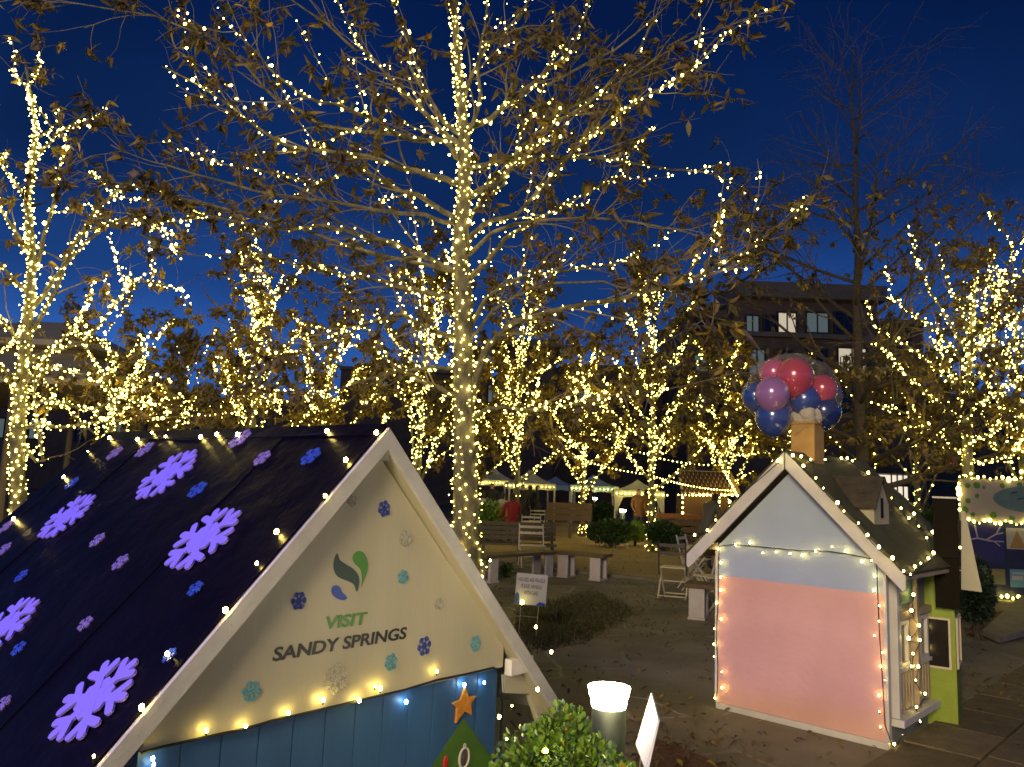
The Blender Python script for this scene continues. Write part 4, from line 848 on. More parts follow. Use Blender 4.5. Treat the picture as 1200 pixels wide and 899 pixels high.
tent(747, 30, 1.85, 1.62, 2.05, 'tent', 'white canopy tent with tied curtains right of the thin lit tree')
tent(695, 34, 2.0, 1.75, 2.25, 'tentb', 'bluish white canopy tent behind the thin lit tree', False)
tent(578, 36, 1.8, 1.85, 2.45, 'tent', 'leftmost small white canopy tent behind the seated visitors', False)
tent(620, 34, 2.0, 1.75, 2.35, 'tent', 'white canopy tent with dark silhouettes beneath it', False)
tent(651, 40, 2.0, 1.75, 2.2, 'tentb', 'pale canopy tent half hidden behind a dark trunk', False)

for px, Y, w, e, lab in ((747,30,1.85,1.62,'light string on the eaves of the white tent with tied curtains'),(695,34,2.0,1.75,'light string on the eaves of the bluish tent'),(620,34,2.0,1.75,'light string on the eaves of the silhouette tent'),(578,36,1.8,1.85,'light string on the eaves of the leftmost tent')):
    q = at(px, 575, Y); string(lab, [[Vector((q.x-w/2+w*i/12, q.y-w/2-.12, e-.12)) for i in range(13)]], .022, 'bulbf', base=(q.x,q.y,0), wr=.005, socket=False, group='light strings on the tents')
# ============================================================ GINGERBREAD STALL
q = at(800, 600, 25); GB = thing('gingerbread_stall', 'brown gingerbread stall with white scalloped shingles and lights', 'stall', (q.x,q.y,0)); gw = 1.42
mb = MB(); mb.box((0,0,0), (gw,.1,1.6)); mb.box((0,.101,0), (.1,1,1.6)); mb.box((gw-.1,.101,0), (gw,1,1.6)); mb.build('wall', 'ginger', GB)
mb = MB(); mb.prism([(-.08,0),(gw+.08,0),(gw+.08,.9),(-.08,.9)], ((0,-.12,1.60),(1,0,0),Vector((0,.6,.8)),Vector((0,-.8,.6))), .03); mb.build('roof', 'icing', GB)
mb = MB(); n = 0
for row in range(6):
    for k in range(11):
        cx = -.02+k*.142+(row % 2)*.07; cz = .07+row*.145; poly = [(cx+.062*math.cos(a), cz-.01+.085*math.sin(a)) for a in np.linspace(math.pi, 2*math.pi, 7)]+[(cx+.062,cz+.06),(cx-.062,cz+.06)]
        mb.prism(poly, ((0,-.12,1.60),(1,0,0),Vector((0,.6,.8)),Vector((0,-.8,.6))), .04+.001*(k % 2)+.002*row)
o = mb.build('scalloped_shingles', 'ginger', GB); o['kind'] = 'stuff'
mb = MB(); mb.box((.72,-.03,.9), (1.05,-.001,1.35)); f = mb.build('window', 'icing', GB); mb = MB(); mb.box((.75,-.035,.93), (1.02,-.031,1.32)); mb.build('pane', 'windim', f)
mb = MB(); mb.prism([(gw+.08,1.60),(gw+.08,2.35),(gw+.45,1.55)], ((0,-.1,0),(1,0,0),(0,0,1),(0,1,0)), .06); mb.build('gable', 'ochre', GB)
run = [at(px, py, 24.7) for px, py in [(795+i*4.2, 580+.4*(i % 2)) for i in range(17)]]; run2 = [at(849+i*1.9, 553+i*3.5, 24.7) for i in range(9)]; run3 = [at(800, 583+i*6, 24.7) for i in range(5)]; run4 = [at(843, 583+i*5, 24.7) for i in range(6)]
string('light string outlining the gingerbread stall roof', [run, run2, run3, run4], .03, 'bulbf', base=(q.x,q.y,0), wr=.006, socket=False)
# ============================================================ BLUE BOOTH WITH MAP BOARD
BF = Frame(at(1133,690,13.8).x, 13.8, R(-8)); BT = thing('booth', 'dark blue booth with a painted branch and posters under a pale map board', 'booth', BF.o, BF.yaw); bw = 2.3
mb = MB(); mb.box((.02,0,0), (bw,.06,1.30)); mb.box((.02,.061,0), (.08,1,1.3)); mb.build('wall', 'boothn', BT)
mb = MB(); mb.box((.06,-.012,.62), (.62,-.001,1.26)); mb.build('panel', 'boothp', BT)
mb = MB(); mb.box((-.08,-.05,1.31), (bw,.02,2.05)); mp_ = mb.build('map_board', 'mapw', BT, bev=.01)
mb = MB(); mb.prism([(1.12+.66*math.cos(a), 1.72+.235*math.sin(a)) for a in np.linspace(0,2*math.pi,40,endpoint=False)], ((0,-.052,0),(1,0,0),(0,0,1),(0,-1,0)), .004); mb.build('map_pond', 'pool', mp_)
mb = MB()
for x, z, r in ((.05,1.92,.05),(.2,1.93,.055),(.32,1.9,.03),(.0,1.5,.06),(.12,1.42,.04),(.45,1.42,.06),(.2,1.75,.04),(.62,1.94,.045),(.9,1.97,.05),(1.2,1.98,.05),(.05,1.66,.05),(.75,1.38,.05)): mb.prism([(x+r*math.cos(a)*random.uniform(.8,1.2), z+r*math.sin(a)*random.uniform(.8,1.2)) for a in np.linspace(0,2*math.pi,9,endpoint=False)], ((0,-.0515,0),(1,0,0),(0,0,1),(0,-1,0)), .003+random.random()*.0008)
mb.build('map_trees', 'treegreen', mp_)['kind'] = 'stuff'
mb = MB()
for x, z in ((.9,1.72),(1.05,1.7),(1.2,1.82),(.8,1.82),(1.4,1.68)): mb.bar((x-.05,-.060,z), (x+.05,-.060,z+.02), .006, .02)
mb.build('map_marks', 'boothn', mp_)
mb = MB()
for a, b, r in (((.16,1.25),(.20,1.02),.014),((.20,1.02),(.06,.99),.014),((.20,1.02),(.42,.98),.014),((.42,.98),(.62,.98),.01),((.34,1.0),(.50,1.10),.012),((.50,1.10),(.58,1.24),.01),((.50,1.10),(.62,1.13),.009),((.46,.98),(.56,.90),.009)): mb.bar((a[0],-.016,a[1]), (b[0],-.016,b[1]), .006, r*2)
mb.build('painted_branch', 'branch', BT)
for x0, z0, w, h, m, nm in ((.67,.86,.34,.36,'poster','poster'),(.26,.25,.36,.26,'postero','poster'),(.70,.22,.34,.30,'posterb','poster')): 
    mb = MB(); mb.box((x0,-.014,z0), (x0+w,-.002,z0+h)); po = mb.build(nm, m, BT)
    if m == 'poster': mb = MB(); mb.prism([(x0+.04,z0+.02),(x0+w-.04,z0+.02),(x0+w/2,z0+h-.03)], ((0,-.0145,0),(1,0,0),(0,0,1),(0,-1,0)), .003); mb.build('poster_triangle', 'ochre', po)
    if m == 'postero': mb = MB(); mb.box((x0+.03,-.018,z0+h-.09), (x0+w-.03,-.0145,z0+h-.05)); mb.build('poster_band', 'ochre', po)
    if m == 'posterb': mb = MB(); mb.box((x0+.03,-.018,z0+.12), (x0+w*.6,-.0145,z0+.19)); mb.box((x0+.03,-.018,z0+.22), (x0+w*.8,-.0145,z0+.25)); mb.build('poster_band', 'poster', po)
mb = MB(); mb.prism([(1.14+.11*math.cos(a), .36+.13*math.sin(a)) for a in np.linspace(0,2*math.pi,20,endpoint=False)], ((0,-.02,0),(1,0,0),(0,0,1),(0,-1,0)), .01); mb.build('round_badge', 'red', BT)
ru = [BF.w((x, -.07, 2.07+.02*math.sin(i*2.1))) for i, x in enumerate(np.arange(-.08,2.3,.10))]; rl = [BF.w((x, -.07, 1.31+.03*math.sin(i*1.7))) for i, x in enumerate(np.arange(-.04,2.3,.085))]; rv = [BF.w((-.10+.01*math.sin(i*3), -.07, 1.5+i*.09)) for i in range(6)]; rb = [BF.w((x, -.12, .06+.02*math.sin(i*2.3))) for i, x in enumerate(np.arange(.5,2.3,.09))]
string('light string framing the pale map board and the foot of the blue booth', [ru, rl, rv, rb], .022, 'bulb', base=BF.o, wr=.006, socket=False)

# ============================================================ BUILDINGS
def bx(o, name, x0, x1, y0, y1, z0, z1, m, bev=0): mb = MB(); mb.box((x0,y0,z0), (x1,y1,z1)); return mb.build(name, m, o, bev=bev)
def facade_window(o, x, z, w, h, lit, y=-.02, nm='window'):
    mb = MB(); t = .12
    for a, b in (((x,z),(x+w,z+t)),((x,z+h-t),(x+w,z+h)),((x,z+t),(x+t,z+h-t)),((x+w-t,z+t),(x+w,z+h-t)),((x+w/2-.04,z+t),(x+w/2+.04,z+h-t))): mb.box((a[0],y-.12,a[1]), (b[0],y,b[1]))
    f = mb.build(nm, 'shing', o); mb = MB(); mb.box((x+t,y-.05,z+t), (x+w-t,y,z+h-t)); mb.build('pane', lit, f)
Y = 52.; o0 = at(806, 365, Y); A1 = thing('apartment_building', 'dark brown stepped apartment building behind the balloons', 'building', (o0.x, Y, 0)); ox = o0.x
def X(px, py=400): return at(px, py, Y).x-ox
def Z(py, px=900): return at(px, py, Y).z
bx(A1, 'wall', 0, X(850), 0, 10, 0, Z(374,830), 'brick'); bx(A1, 'cornice', -.4, X(849.5), -.5, 10.4, Z(373.8,830), Z(365,830), 'parap')
bx(A1, 'wall', X(850), X(1012), -2, 12, 0, Z(362,930), 'brick'); bx(A1, 'cornice', X(848), X(1016), -3, 13, Z(361.8,930), Z(345,930), 'parap')
bx(A1, 'wall', X(1012.2), X(1082), 0, 10, 0, Z(382,1050), 'brick'); bx(A1, 'cornice', X(1016.3), X(1084), -.5, 10.4, Z(381.8,1050), Z(376,1050), 'parap')
bx(A1, 'ledge', X(853), X(1010), -2.5, -2.02, Z(404,930), Z(399,930), 'parap'); bx(A1, 'ledge', X(850.4), X(960), -2.6, -2.02, Z(452,930), Z(447,930), 'parap')
for px, py, w, h, lit in ((862,398,1.0,1.3,'windim'),(882,398,1.0,1.3,'darkglass'),(898,398,1.35,1.5,'winlit'),(930,398,1.6,1.5,'windim'),(962,398,1.3,1.5,'darkglass'),(865,445,1.2,1.8,'windim'),(895,445,1.2,1.8,'darkglass'),(930,445,1.5,1.8,'darkglass'),(865,490,1.2,1.8,'darkglass'),(900,490,1.2,1.8,'windim'),(965,445,2.,1.9,'winlit'),(965,490,1.6,1.8,'darkglass')): facade_window(A1, X(px), Z(py, px), w, h, lit, -2.03)
for px, py in ((812,400),(830,400),(812,440),(830,440),(812,485),(830,485),(1025,410),(1050,410),(1025,450),(1050,450),(1025,490)): facade_window(A1, X(px), Z(py, px), 1.0, 1.5, random.choice(['windim','darkglass','darkglass']))
bx(A1, 'balcony', X(955), X(1000), -4, -2.03, Z(452,980), Z(446,980), 'brickp')
for k in range(14): mb = MB(); mb.box((X(955)+k*.19, -4.0, Z(445.9,980)), (X(955)+k*.19+.05, -3.95, Z(445.9,980)+.9)); mb.build('baluster', 'shing', A1)
Y = 60.; o0 = at(400, 430, Y); ox = o0.x; A2 = thing('long_building', 'long dark building with an overhanging flat roof behind the lit trees', 'building', (ox, Y, 0))
bx(A2, 'wall', 0, X(585), 0, 8, 0, Z(438,500), 'brick'); bx(A2, 'wall', X(586), X(650), -3, 8, 0, Z(418,620), 'brick'); bx(A2, 'roof', X(578), X(656), -4.5, 9, Z(417.8,620), Z(410,620), 'parap'); bx(A2, 'wall', X(651), X(812), 0, 8, 0, Z(434,730), 'brick'); bx(A2, 'cornice', X(656.5), X(812), -.6, 8, Z(433.8,730), Z(430,730), 'parap'); bx(A2, 'cornice', 0, X(577), -.6, 8, Z(437.8,500), Z(434,500), 'parap')
for k in range(16): facade_window(A2, X(420)+k*1.7, Z(470,500), .9, 1.5, random.choice(['darkglass','windim','darkglass']))
Y = 62.; o0 = at(1080, 430, Y); ox = o0.x; A3 = thing('low_building', 'low dark building at the right behind the lit tree', 'building', (ox, Y, 0)); bx(A3, 'wall', 0, 40, 0, 8, 0, Z(470,1150), 'brick'); bx(A3, 'cornice', -.3, 40, -.5, 8, Z(469.8,1150), Z(464,1150), 'parap')
for k in range(8): facade_window(A3, 1+k*2.4, Z(520,1150), 1.2, 1.6, 'darkglass')
Y = 62.; o0 = at(-200, 430, Y); ox = o0.x; A4 = thing('low_building', 'low dark building at the left behind the pavilion', 'building', (ox, Y, 0)); bx(A4, 'wall', 0, X(399), 0, 8, 0, Z(470,150), 'brick'); bx(A4, 'cornice', -.3, X(399), -.5, 8, Z(469.8,150), Z(462,150), 'parap')
for k in range(12): facade_window(A4, 1+k*3.1, Z(520,150), 1.3, 1.7, random.choice(['darkglass','windim']))
# lit shop
Y = 32.; o0 = at(1030, 590, Y); SH = thing('shop', 'brightly lit shop front seen between the olive roof and the dark hedge', 'shop', (o0.x, Y, 0)); sw = at(1086,590,Y).x-o0.x; zt1 = at(1058,556,Y).z
bx(SH, 'wall', 0, sw, 1.5, 1.6, 0, zt1, 'shop'); bx(SH, 'roof', -.3, sw+.4, -.3, 1.8, zt1+.001, zt1+.25, 'shing'); bx(SH, 'counter', .55, sw, .3, .6, 0, 1.35, 'barkd'); bx(SH, 'doorway', .25, .5, .2, .3, 0, zt1-.35, 'shopb'); bx(SH, 'beam', .001, sw*.62, -.05, .05, zt1-.50, zt1-.38, 'shing')
for k in range(7): bx(SH, 'mullion', .52+k*(sw-.52)/6-.02, .52+k*(sw-.52)/6+.02, -.05, .0, 0, zt1, 'shing')
bx(SH, 'front_wall', -.2, sw+.4, -.12, -.06, 0, 1.42, 'shing')
for px, Yh, w, h, lab in ((1100,20,1.1,1.62,'dark hedge behind the black roof panel of the lime playhouse'),(1122,24,1.6,1.75,'dark hedge right of the lit shop front')):
    q = at(px, 600, Yh); shrub(lab, (q.x,q.y), (w/1.4,.5,h*.52), 2600, .13, ['bush'], [1.], seed=px, cat='hedge')
# pavilion at the left
Y = 27.; q = at(60, 440, Y); PV = thing('pavilion', 'cream two-tiered pavilion roof behind the left lit tree', 'pavilion', (q.x,q.y,0))
def hip(cx, w, d, z0, z1, w2, m, nm):
    mb = MB(); V = [(-w,-d,z0),(w,-d,z0),(w,d,z0),(-w,d,z0),(-w2,-d*w2/w,z1),(w2,-d*w2/w,z1),(w2,d*w2/w,z1),(-w2,d*w2/w,z1)]; V += [(x,y,z-.18) for x,y,z in V[:4]]
    mb.add(V, [(0,1,5,4),(1,2,6,5),(2,3,7,6),(3,0,4,7),(4,5,6,7),(8,9,1,0),(9,10,2,1),(10,11,3,2),(11,8,0,3),(11,10,9,8)]); mb.build(nm, m, PV)
zA, zB, zC, zD, zE = [at(60, y, Y).z for y in (382,412,424,462,500)]
hip(0, 2.6, 2.6, zB, zA, .7, 'pav', 'upper_roof'); hip(0, 2.0, 2.0, zC, zB-.2, 1.9, 'pavd', 'clerestory'); hip(0, 5.2, 5.0, zD, zC, 2.1, 'pav', 'lower_roof')
for x in (-4.6,-1.6,1.6,4.6):
    for y in (-4.4, 4.4): mb = MB(); mb.tube([(x,y,0), (x,y,zD-.18)], .11, 8); mb.build('column', 'pavd', PV)

# ============================================================ PEOPLE
def person(loc, yaw, label, coat, pants='jeans', pose='stand', s=1., grp='visitors among the stalls'):
    J = {}
    if pose == 'sit': hip_z, kx, kz, fz = .48, .42, .50, .04
    def v(n, p, r): J[n] = (Vector(p)*s, r*s)
    lean = .22 if pose == 'lean' else 0
    if pose == 'sit':
        v('pelvis', (0,0,.52), .15); v('waist', (0,.02,.68), .135); v('chest', (0,0,.92), .16); v('neck', (0,-.02,1.10), .06); v('head', (0,-.04,1.20), .085); v('crown', (0,-.03,1.30), .08)
        for sd, nm in ((-1,'l'),(1,'r')): v('hip'+nm, (sd*.09,-.02,.50), .10); v('knee'+nm, (sd*.12,-.45,.50), .07); v('foot'+nm, (sd*.12,-.45,.08), .045); v('toe'+nm, (sd*.12,-.60,.04), .04); v('sh'+nm, (sd*.18,0,1.02), .065); v('el'+nm, (sd*.23,-.08,.76), .045); v('hand'+nm, (sd*.12,-.34,.68), .032)
    else:
        v('pelvis', (0,0,.94), .14); v('waist', (0,-lean*.3,1.08), .135); v('chest', (0,-lean*.9,1.32), .16); v('neck', (0,-lean*1.3,1.48), .06); v('head', (0,-lean*1.5-.01,1.58), .085); v('crown', (0,-lean*1.5-.01,1.68), .08)
        for sd, nm in ((-1,'l'),(1,'r')): v('hip'+nm, (sd*.09,0,.88), .10); v('knee'+nm, (sd*.11,-.02,.48), .068); v('foot'+nm, (sd*.12,.02*sd,.08), .045); v('toe'+nm, (sd*.14,-.15+.02*sd,.035), .038); v('sh'+nm, (sd*.18,-lean*.9,1.40), .065); v('el'+nm, (sd*.24,-lean-.0,1.14), .045); v('hand'+nm, (sd*.20,-lean-.16,.94), .032)
    E = [('pelvis','waist'),('waist','chest'),('chest','neck'),('neck','head'),('head','crown')]
    for nm in 'lr': E += [('pelvis','hip'+nm),('hip'+nm,'knee'+nm),('knee'+nm,'foot'+nm),('foot'+nm,'toe'+nm),('chest','sh'+nm),('sh'+nm,'el'+nm),('el'+nm,'hand'+nm)]
    names = list(J); me = bpy.data.meshes.new('body'); me.from_pydata([tuple(J[n][0]) for n in names], [(names.index(a), names.index(b)) for a, b in E], []); ob = bpy.data.objects.new('body', me); C.objects.link(ob)
    sk = ob.modifiers.new('s', 'SKIN'); ly = me.skin_vertices[0].data if me.skin_vertices else None
    if ly is None:
        at_ = me.attributes; 
    for i, n in enumerate(names):
        me.skin_vertices[0].data[i].radius = (J[n][1], J[n][1]*(.75 if n in ('chest','waist','pelvis') else 1)); me.skin_vertices[0].data[i].use_root = (n == 'pelvis')
    sb = ob.modifiers.new('d', 'SUBSURF'); sb.levels = 1; sb.render_levels = 1
    bpy.context.view_layer.update(); m2 = bpy.data.meshes.new_from_object(ob.evaluated_get(bpy.context.evaluated_depsgraph_get())); bpy.data.objects.remove(ob)
    m2.materials.clear()
    for x in (coat, pants, 'skin', 'hair'): m2.materials.append(M[x])
    hd = J['head'][0]; nk = J['neck'][0]; pz = (.92 if pose != 'sit' else .56)*s
    for p in m2.polygons:
        c = p.center
        if c.z > nk.z+.02*s: p.material_index = 3 if (c.z > hd.z+.06*s or c.y > hd.y+.02*s) else 2
        elif c.z < pz-.12*s and (abs(c.x) < .17*s) and not (pose == 'sit' and False): p.material_index = 1
        else: p.material_index = 0
        if min((c-J['handl'][0]).length, (c-J['handr'][0]).length) < .05*s: p.material_index = 2
        p.use_smooth = True
    o = link('person', m2); o.location = loc; o.rotation_euler = (0,0,yaw); tag(o, label, 'person', grp); return o
def pers(px, Y, *a, **k): q = at(px, 590, Y); return person((q.x, Y, 0), *a, **k)
ok = True
try:
    pers(826, 17, R(120), 'person in an olive coat leaning beside the left rake of the pink playhouse', 'coat1', pose='lean', s=.97)
except Exception as e: print('PERSON FAIL', e); ok = False
if ok:
    pers(601, 22.6, R(200), 'seated person in a red coat between the orange benches', 'coat2', pose='sit', s=1.1)
    pers(566, 23.9, R(170), 'seated person in a pale coat on the left orange bench', 'coat4', pose='sit', s=1.1)
    pers(588, 24.1, R(150), 'seated person in a pale coat on the right orange bench', 'coat4', pose='sit', s=1.1)
    pers(612, 26, R(30), 'standing person in black nearest the slatted bench', 'coat3'); pers(621, 28, R(190), 'standing person in black under the silhouette tent, middle of three', 'coat3'); pers(629, 28, R(90), 'standing person in dark blue under the silhouette tent', 'jeans')
    pers(576, 27, R(10), 'standing person in black behind the left orange bench', 'coat3'); pers(692, 29, R(80), 'standing person in dark clothes beside the bluish tent', 'coat3', s=1.05)
    pers(748, 25.5, R(20), 'person in an orange-brown coat under the white tent, left of two', 'coat5'); pers(757, 26.2, R(200), 'person in an orange-brown coat under the white tent, right of two', 'coat5')

# ============================================================ TREES
Y0 = 9.4
def PX(l, dy=0., n=3):
    """points of a limb seen in the photograph, leaving the trunk plane by dy metres; smoothed"""
    pts = [at(px, py, Y0+dy*(i/(len(l)-1))**1.2) for i, (px, py) in enumerate(l)]; out = []
    for i in range(len(pts)-1):
        p0, p1, p2, p3 = pts[max(i-1,0)], pts[i], pts[i+1], pts[min(i+2,len(pts)-1)]
        for j in range(n):
            t = j/n; out.append(.5*((2*p1)+(p2-p0)*t+(2*p0-5*p1+4*p2-p3)*t*t+(3*p1-p0-3*p2+p3)*t**3)+Vector((random.gauss(0,.012),random.gauss(0,.02),random.gauss(0,.012))))
    return out+[pts[-1]]
base = gnd(548, 725); base = at(548, 725, Y0); base.z = 0
trk = [Vector((base.x, base.y, 0))]+[at(px, py, Y0) for px, py in ((546,600),(545,520),(543,440),(543,350),(539,290),(543,235),(545,180),(541,130),(537,80),(533,20),(530,-60),(526,-160))]
LM = [
 (PX([(552,470),(562,425),(590,388),(640,366),(720,350),(822,324),(880,290),(925,255),(948,232)], -1.6), .050),
 (PX([(548,330),(575,300),(605,270),(640,255),(690,225),(730,205)], 1.2), .040),
 (PX([(547,200),(580,190),(620,188),(665,185),(720,188),(785,196),(838,205),(880,225)], .8), .035),
 (PX([(548,230),(580,215),(610,180),(640,150),(690,120),(740,70),(770,20)], -.9), .045),
 (PX([(546,150),(575,140),(600,115),(640,85),(672,50),(695,-10),(710,-70)], .9), .045),
 (PX([(545,165),(560,130),(562,70),(570,10),(575,-60)], -.6), .035),
 (PX([(540,170),(515,150),(470,105),(440,70),(420,50),(392,-10)], .7), .045),
 (PX([(538,160),(510,130),(488,90),(475,50),(455,-20)], -1.0), .035),
 (PX([(540,215),(505,205),(450,190),(400,178),(340,172),(290,140),(240,105),(190,78)], -1.3), .042),
 (PX([(541,260),(505,240),(455,215),(415,200),(370,215),(310,200),(250,190),(190,165)], 1.0), .038),
 (PX([(540,320),(505,305),(470,290),(420,275),(380,265),(330,268),(260,255),(205,245)], -.8), .042),
 (PX([(541,350),(500,345),(450,330),(400,322),(350,312),(300,298),(240,300)], 1.1), .036),
 (PX([(540,400),(505,385),(470,370),(440,375),(400,395),(360,410),(290,408)], -1.5), .034),
 (PX([(541,470),(515,455),(475,440),(440,400),(415,360),(398,320)], 1.3), .040),
 (PX([(548,390),(570,350),(600,330),(650,318),(700,310),(745,300),(790,270)], 1.4), .034),
 (PX([(541,280),(560,240),(590,215),(610,160),(632,120),(650,60)], 1.2), .035),
 (PX([(545,300),(565,262),(610,250),(650,200),(680,170),(730,130),(800,90),(860,30)], -1.9), .036),
 (PX([(541,190),(520,165),(480,165),(420,130),(350,110),(300,60),(250,10)], -1.9), .036),
 (PX([(545,500),(570,480),(620,480),(660,478),(720,462),(790,455)], -1.9), .030),
 (PX([(541,430),(510,430),(450,440),(400,455),(330,470),(270,465)], .9), .030),
 (PX([(543,120),(560,70),(600,30),(640,-30)], 0), .03),
]
LM = [(p, [r*(1-.85*i/(len(p)-1)) for i in range(len(p))]) for p, r in LM]
LM += [(p, [r*(1-.85*i/(len(p)-1)) for i in range(len(p))], 'unlit') for p, r in (
 (PX([(480,160),(400,150),(330,120),(270,60),(180,20),(60,2)], -1.6), .03), (PX([(535,262),(470,250),(380,236),(300,225),(200,196),(130,170)], -1.2), .03), (PX([(548,300),(600,262),(700,256),(800,270),(870,302)], -.6), .03),
 (PX([(600,190),(660,130),(740,90),(820,40),(905,18)], -1.5), .028), (PX([(538,320),(420,292),(300,252),(160,222),(90,200)], -1.0), .028), (PX([(420,60),(360,10),(300,-20)], -.8), .02), (PX([(640,100),(720,60),(790,0),(850,-40)], -.6), .02), (PX([(545,400),(600,350),(680,330),(760,345),(830,370)], -2.2), .022))]
tree('tall bare tree in the middle wrapped in warm lights with large dry leaves', base, 9, .172, None, limbs=LM, nsub=6.5, ntw=3, leafN=8200, leafS=.125, bstep=.075, bR=.0092, bmat='bulb', top=trk, seed=11, individual=True, leafmix=(.60,.12,.14,.14), sublit=.32, lightlabel='warm light string wound round the tall middle tree', trunk_step=.012)
# left tree
Y0 = 12.5; base = at(22, 700, Y0); base.z = 0
trk = [base]+[at(px, py, Y0) for px, py in ((20,560),(22,480),(28,420),(34,360),(38,300),(32,240),(38,190),(42,150),(36,110),(28,66))]
LM = [(PX([(30,400),(60,350),(80,310),(100,285),(130,260),(170,262),(205,275)], -.8), .04), (PX([(32,370),(62,330),(85,290),(110,250),(150,218),(200,228),(240,256)], .4), .045), (PX([(34,300),(10,260),(-20,200),(-40,150)], 0), .04), (PX([(34,240),(5,195),(-30,170)], .8), .03), (PX([(38,190),(60,165),(80,150),(104,146)], 0), .03), (PX([(36,330),(60,250),(70,200),(78,170)], .5), .035), (PX([(26,430),(60,410),(100,400),(140,350),(165,330),(215,340)], -.8), .04), (PX([(22,480),(60,470),(110,480),(150,450),(165,420)], -.4), .035), (PX([(20,500),(70,500),(130,495),(190,490),(240,488)], .5), .035), (PX([(28,410),(0,370),(-30,330)], -.3), .035), (PX([(36,350),(10,320),(-20,290),(-50,260)], .4), .035), (PX([(24,460),(-10,420),(-40,400)], .4), .035), (PX([(40,160),(58,150),(28,100),(10,80)], 0), .02), (PX([(22,520),(50,540),(40,440),(90,380),(110,330)], .3), .03), (PX([(24,450),(60,430),(110,445),(150,470),(200,480)], -.8), .03)]
LM = [(p, [r*(1-.8*i/(len(p)-1)) for i in range(len(p))]) for p, r in LM]
tree('tree at the left edge densely wrapped in warm lights', base, 8, .13, None, limbs=LM, nsub=4, ntw=2, leafN=1800, leafS=.13, bstep=.045, bR=.0125, bmat='bulb', top=trk, seed=5, leafmix=(.6,.2,.1,.1), sublit=.35, lightlabel='warm light string wound densely round the left edge tree', trunk_step=.014)
def mid(px, Y, ytop, lab, ll, leafN, seed, nl=14, LLs=1., bstep=.06, bR=.0145, el=(28,66), zz=.2, mix=(.45,.4,.05,.1), r0=.11, leafS=.155, **k):
    b = at(px, 600, Y); H = at(px, ytop, Y).z
    return tree(lab, (b.x, Y, 0), H, r0, 'lit trees round the court', nl=int(nl*1.15), el=el, LL=(1.1*LLs, 3.0*LLs), z0=zz, nsub=3.6, ntw=2, leafN=int(leafN*3), leafS=leafS, bstep=bstep, bR=bR, bmat='bulbf', seed=seed, leafmix=mix, sublit=.45, lightlabel=ll, subL=1.25, **{'trunk_step': .07, **k})
mid(288, 20, 318, 'lit tree with fanned upright branches left of the tall middle tree', 'light string on the fanned tree left of the tall middle tree', 2200, 21, 16)
mid(118, 19, 400, 'low lit tree behind the roof of the snow-roofed playhouse, at its left', 'light string on the low tree behind the left of the snowflake roof', 1600, 22, 12, mix=(.7,.15,.05,.1))
mid(205, 24, 420, 'dim leafy tree behind the snowflake roof beside the pavilion', 'sparse light string on the dim leafy tree beside the pavilion', 2600, 28, 12, bstep=.35, mix=(.8,.1,.0,.1))
mid(372, 22, 405, 'low lit tree with golden leaves over the ridge of the snowflake roof', 'light string on the low golden tree over the snowflake roof ridge', 2600, 23, 13)
mid(488, 20, 330, 'lit tree just left behind the tall middle tree', 'light string on the tree just left behind the tall middle tree', 2200, 24, 15)
mid(604, 23, 345, 'lit tree with leaning branches right behind the tall middle trunk', 'light string on the leaning tree right behind the tall middle trunk', 2600, 25, 15)
mid(683, 27, 425, 'thin lit tree with wrapped trunk beside the tents', 'light string on the thin tree beside the tents', 2800, 26, 13, trunk_step=.04)
mid(763, 21.8, 345, 'lit tree with brightly wrapped trunk behind the dark round bushes', 'light string on the bright trunk behind the dark round bushes', 3200, 27, 16, trunk_step=.03)
mid(850, 28, 425, 'golden lit tree left of the balloons', 'light string on the golden tree left of the balloons', 3400, 29, 14, mix=(.25,.65,.0,.1))
mid(925, 30, 450, 'golden lit tree directly behind the balloons', 'light string on the golden tree directly behind the balloons', 3400, 30, 13, mix=(.35,.5,.05,.1), bstep=.16)
mid(545, 31, 440, 'low lit tree far behind the tall middle trunk', 'light string on the low tree far behind the tall middle trunk', 2400, 31, 12, bstep=.15)
Y0 = 14.; base = at(1138, 700, Y0); base.z = 0
trk = [base]+[at(px, py, Y0) for px, py in ((1136,600),(1134,540),(1133,490),(1136,440),(1138,400),(1140,370),(1143,330),(1146,282))]
LM = [(PX(l, dy), r) for l, dy, r in (
 ([(1136,500),(1110,480),(1080,455),(1050,425),(1022,400)], -.5, .03), ([(1136,470),(1105,440),(1070,410),(1040,392),(1018,378)], .5, .03), ([(1137,440),(1110,400),(1080,375),(1050,355),(1040,348)], -.6, .03), ([(1138,420),(1115,385),(1090,340),(1075,310),(1068,286)], .4, .03),
 ([(1139,410),(1128,370),(1110,330),(1102,295),(1098,283)], -.4, .028), ([(1138,400),(1160,370),(1175,335),(1195,320),(1215,300)], .3, .03), ([(1138,420),(1165,385),(1170,340),(1172,318)], -.4, .028), ([(1137,450),(1170,420),(1200,400),(1240,380)], .4, .03), ([(1135,480),(1170,460),(1200,440),(1240,430)], -.4, .03),
 ([(1135,510),(1105,505),(1075,490),(1050,480),(1020,470)], .4, .028), ([(1135,530),(1110,525),(1085,512),(1060,500)], -.5, .026), ([(1135,520),(1165,505),(1190,490),(1220,485)], .3, .026), ([(1137,430),(1150,390),(1155,350),(1160,310)], .5, .025), ([(1135,540),(1160,540),(1190,530),(1215,528)], -.3, .02), ([(1136,490),(1120,450),(1108,420),(1090,395)], .8, .025))]
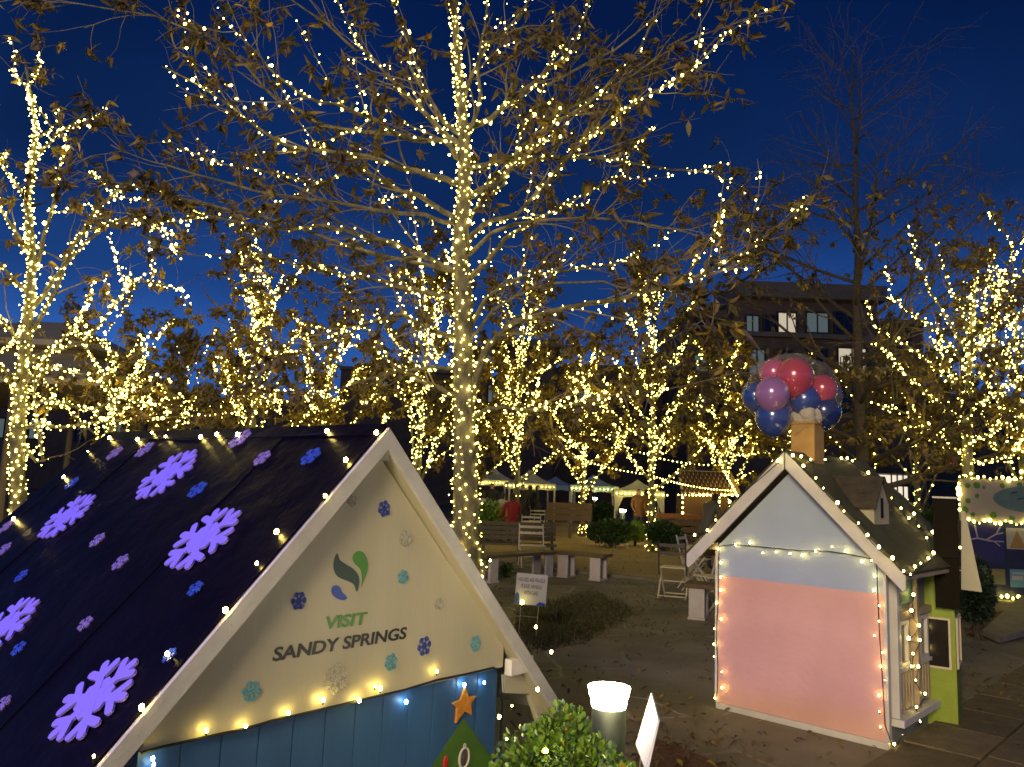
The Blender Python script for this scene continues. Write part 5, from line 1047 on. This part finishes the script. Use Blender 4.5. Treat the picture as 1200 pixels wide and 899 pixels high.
LM = [(p, [r*(1-.8*i/(len(p)-1)) for i in range(len(p))]) for p, r in LM]
tree('lit tree with upright branches at the right edge', base, 8, .12, 'lit trees round the court', limbs=LM, nsub=3.5, ntw=3, leafN=3400, leafS=.12, bstep=.05, bR=.0125, bmat='bulb', top=trk, seed=15, leafmix=(.75,.1,0,.15), sublit=.22, lightlabel='light string on the upright tree at the right edge', trunk_step=.03, leafz=(1.2,4.2))
mid(1200, 17, 315, 'second lit tree cut off by the right edge', 'light string on the tree cut off by the right edge', 2200, 33, 14, 1., .06, .014, leafS=.14, mix=(.75,.1,.0,.15))
mid(1075, 22, 455, 'low leafy golden brown tree behind the olive roof', 'sparse light string on the low leafy tree behind the olive roof', 4200, 34, 13, 1.25, bstep=.4, mix=(.55,.35,.0,.1))
b = at(1010, 600, 16); H = at(1008, 58, 16).z
tree('tall unlit bare tree right of the balloons', (b.x,16,0), H, .15, None, nl=36, el=(8,42), LL=(1.3,5.0), z0=.14, nsub=6, ntw=3, leafN=8000, leafS=.13, subL=1.3, bstep=0, bark='barkd', twm='twigd', seed=44, leafmix=(.62,.18,.1,.1), leafz=(1.5,H*.66), notree_lights=True, lift=.02)
# lights slung between the trees over the tents
for (a, b, sg_, lab) in (((640,520,30),(760,556,24),.35,'string of lights slung above the tents'),((760,556,24),(860,575,24),.2,'string of lights slung above the gingerbread stall'),((690,500,30),(830,545,26),.6,'upper string of lights slung above the white tent'),((970,560,40),(1020,560,40),.1,'short string of lights beyond the olive roof')):
    p, q = at(*a), at(*b); n = 30; string(lab, [[p.lerp(q, i/n)+Vector((0,0,-sg_*2.2*(i/n)*(1-i/n))) for i in range(n+1)]], .018, 'bulbf', base=tuple(p), wr=.006, socket=False, group='slung strings of lights')
p = at(1115, 543, 24); mb = MB(); mb.ball((0,0,0), .07, 10, 8); o = mb.build('red_lamp', 'redl', None, True); o.location = p; tag(o, 'small red signal lamp glowing above the map board', 'lamp')
print('TRIS', sum(len(o.data.polygons) for o in S.objects if o.type == 'MESH'), 'OBJ', len(S.objects), 'PAV', n_pav)
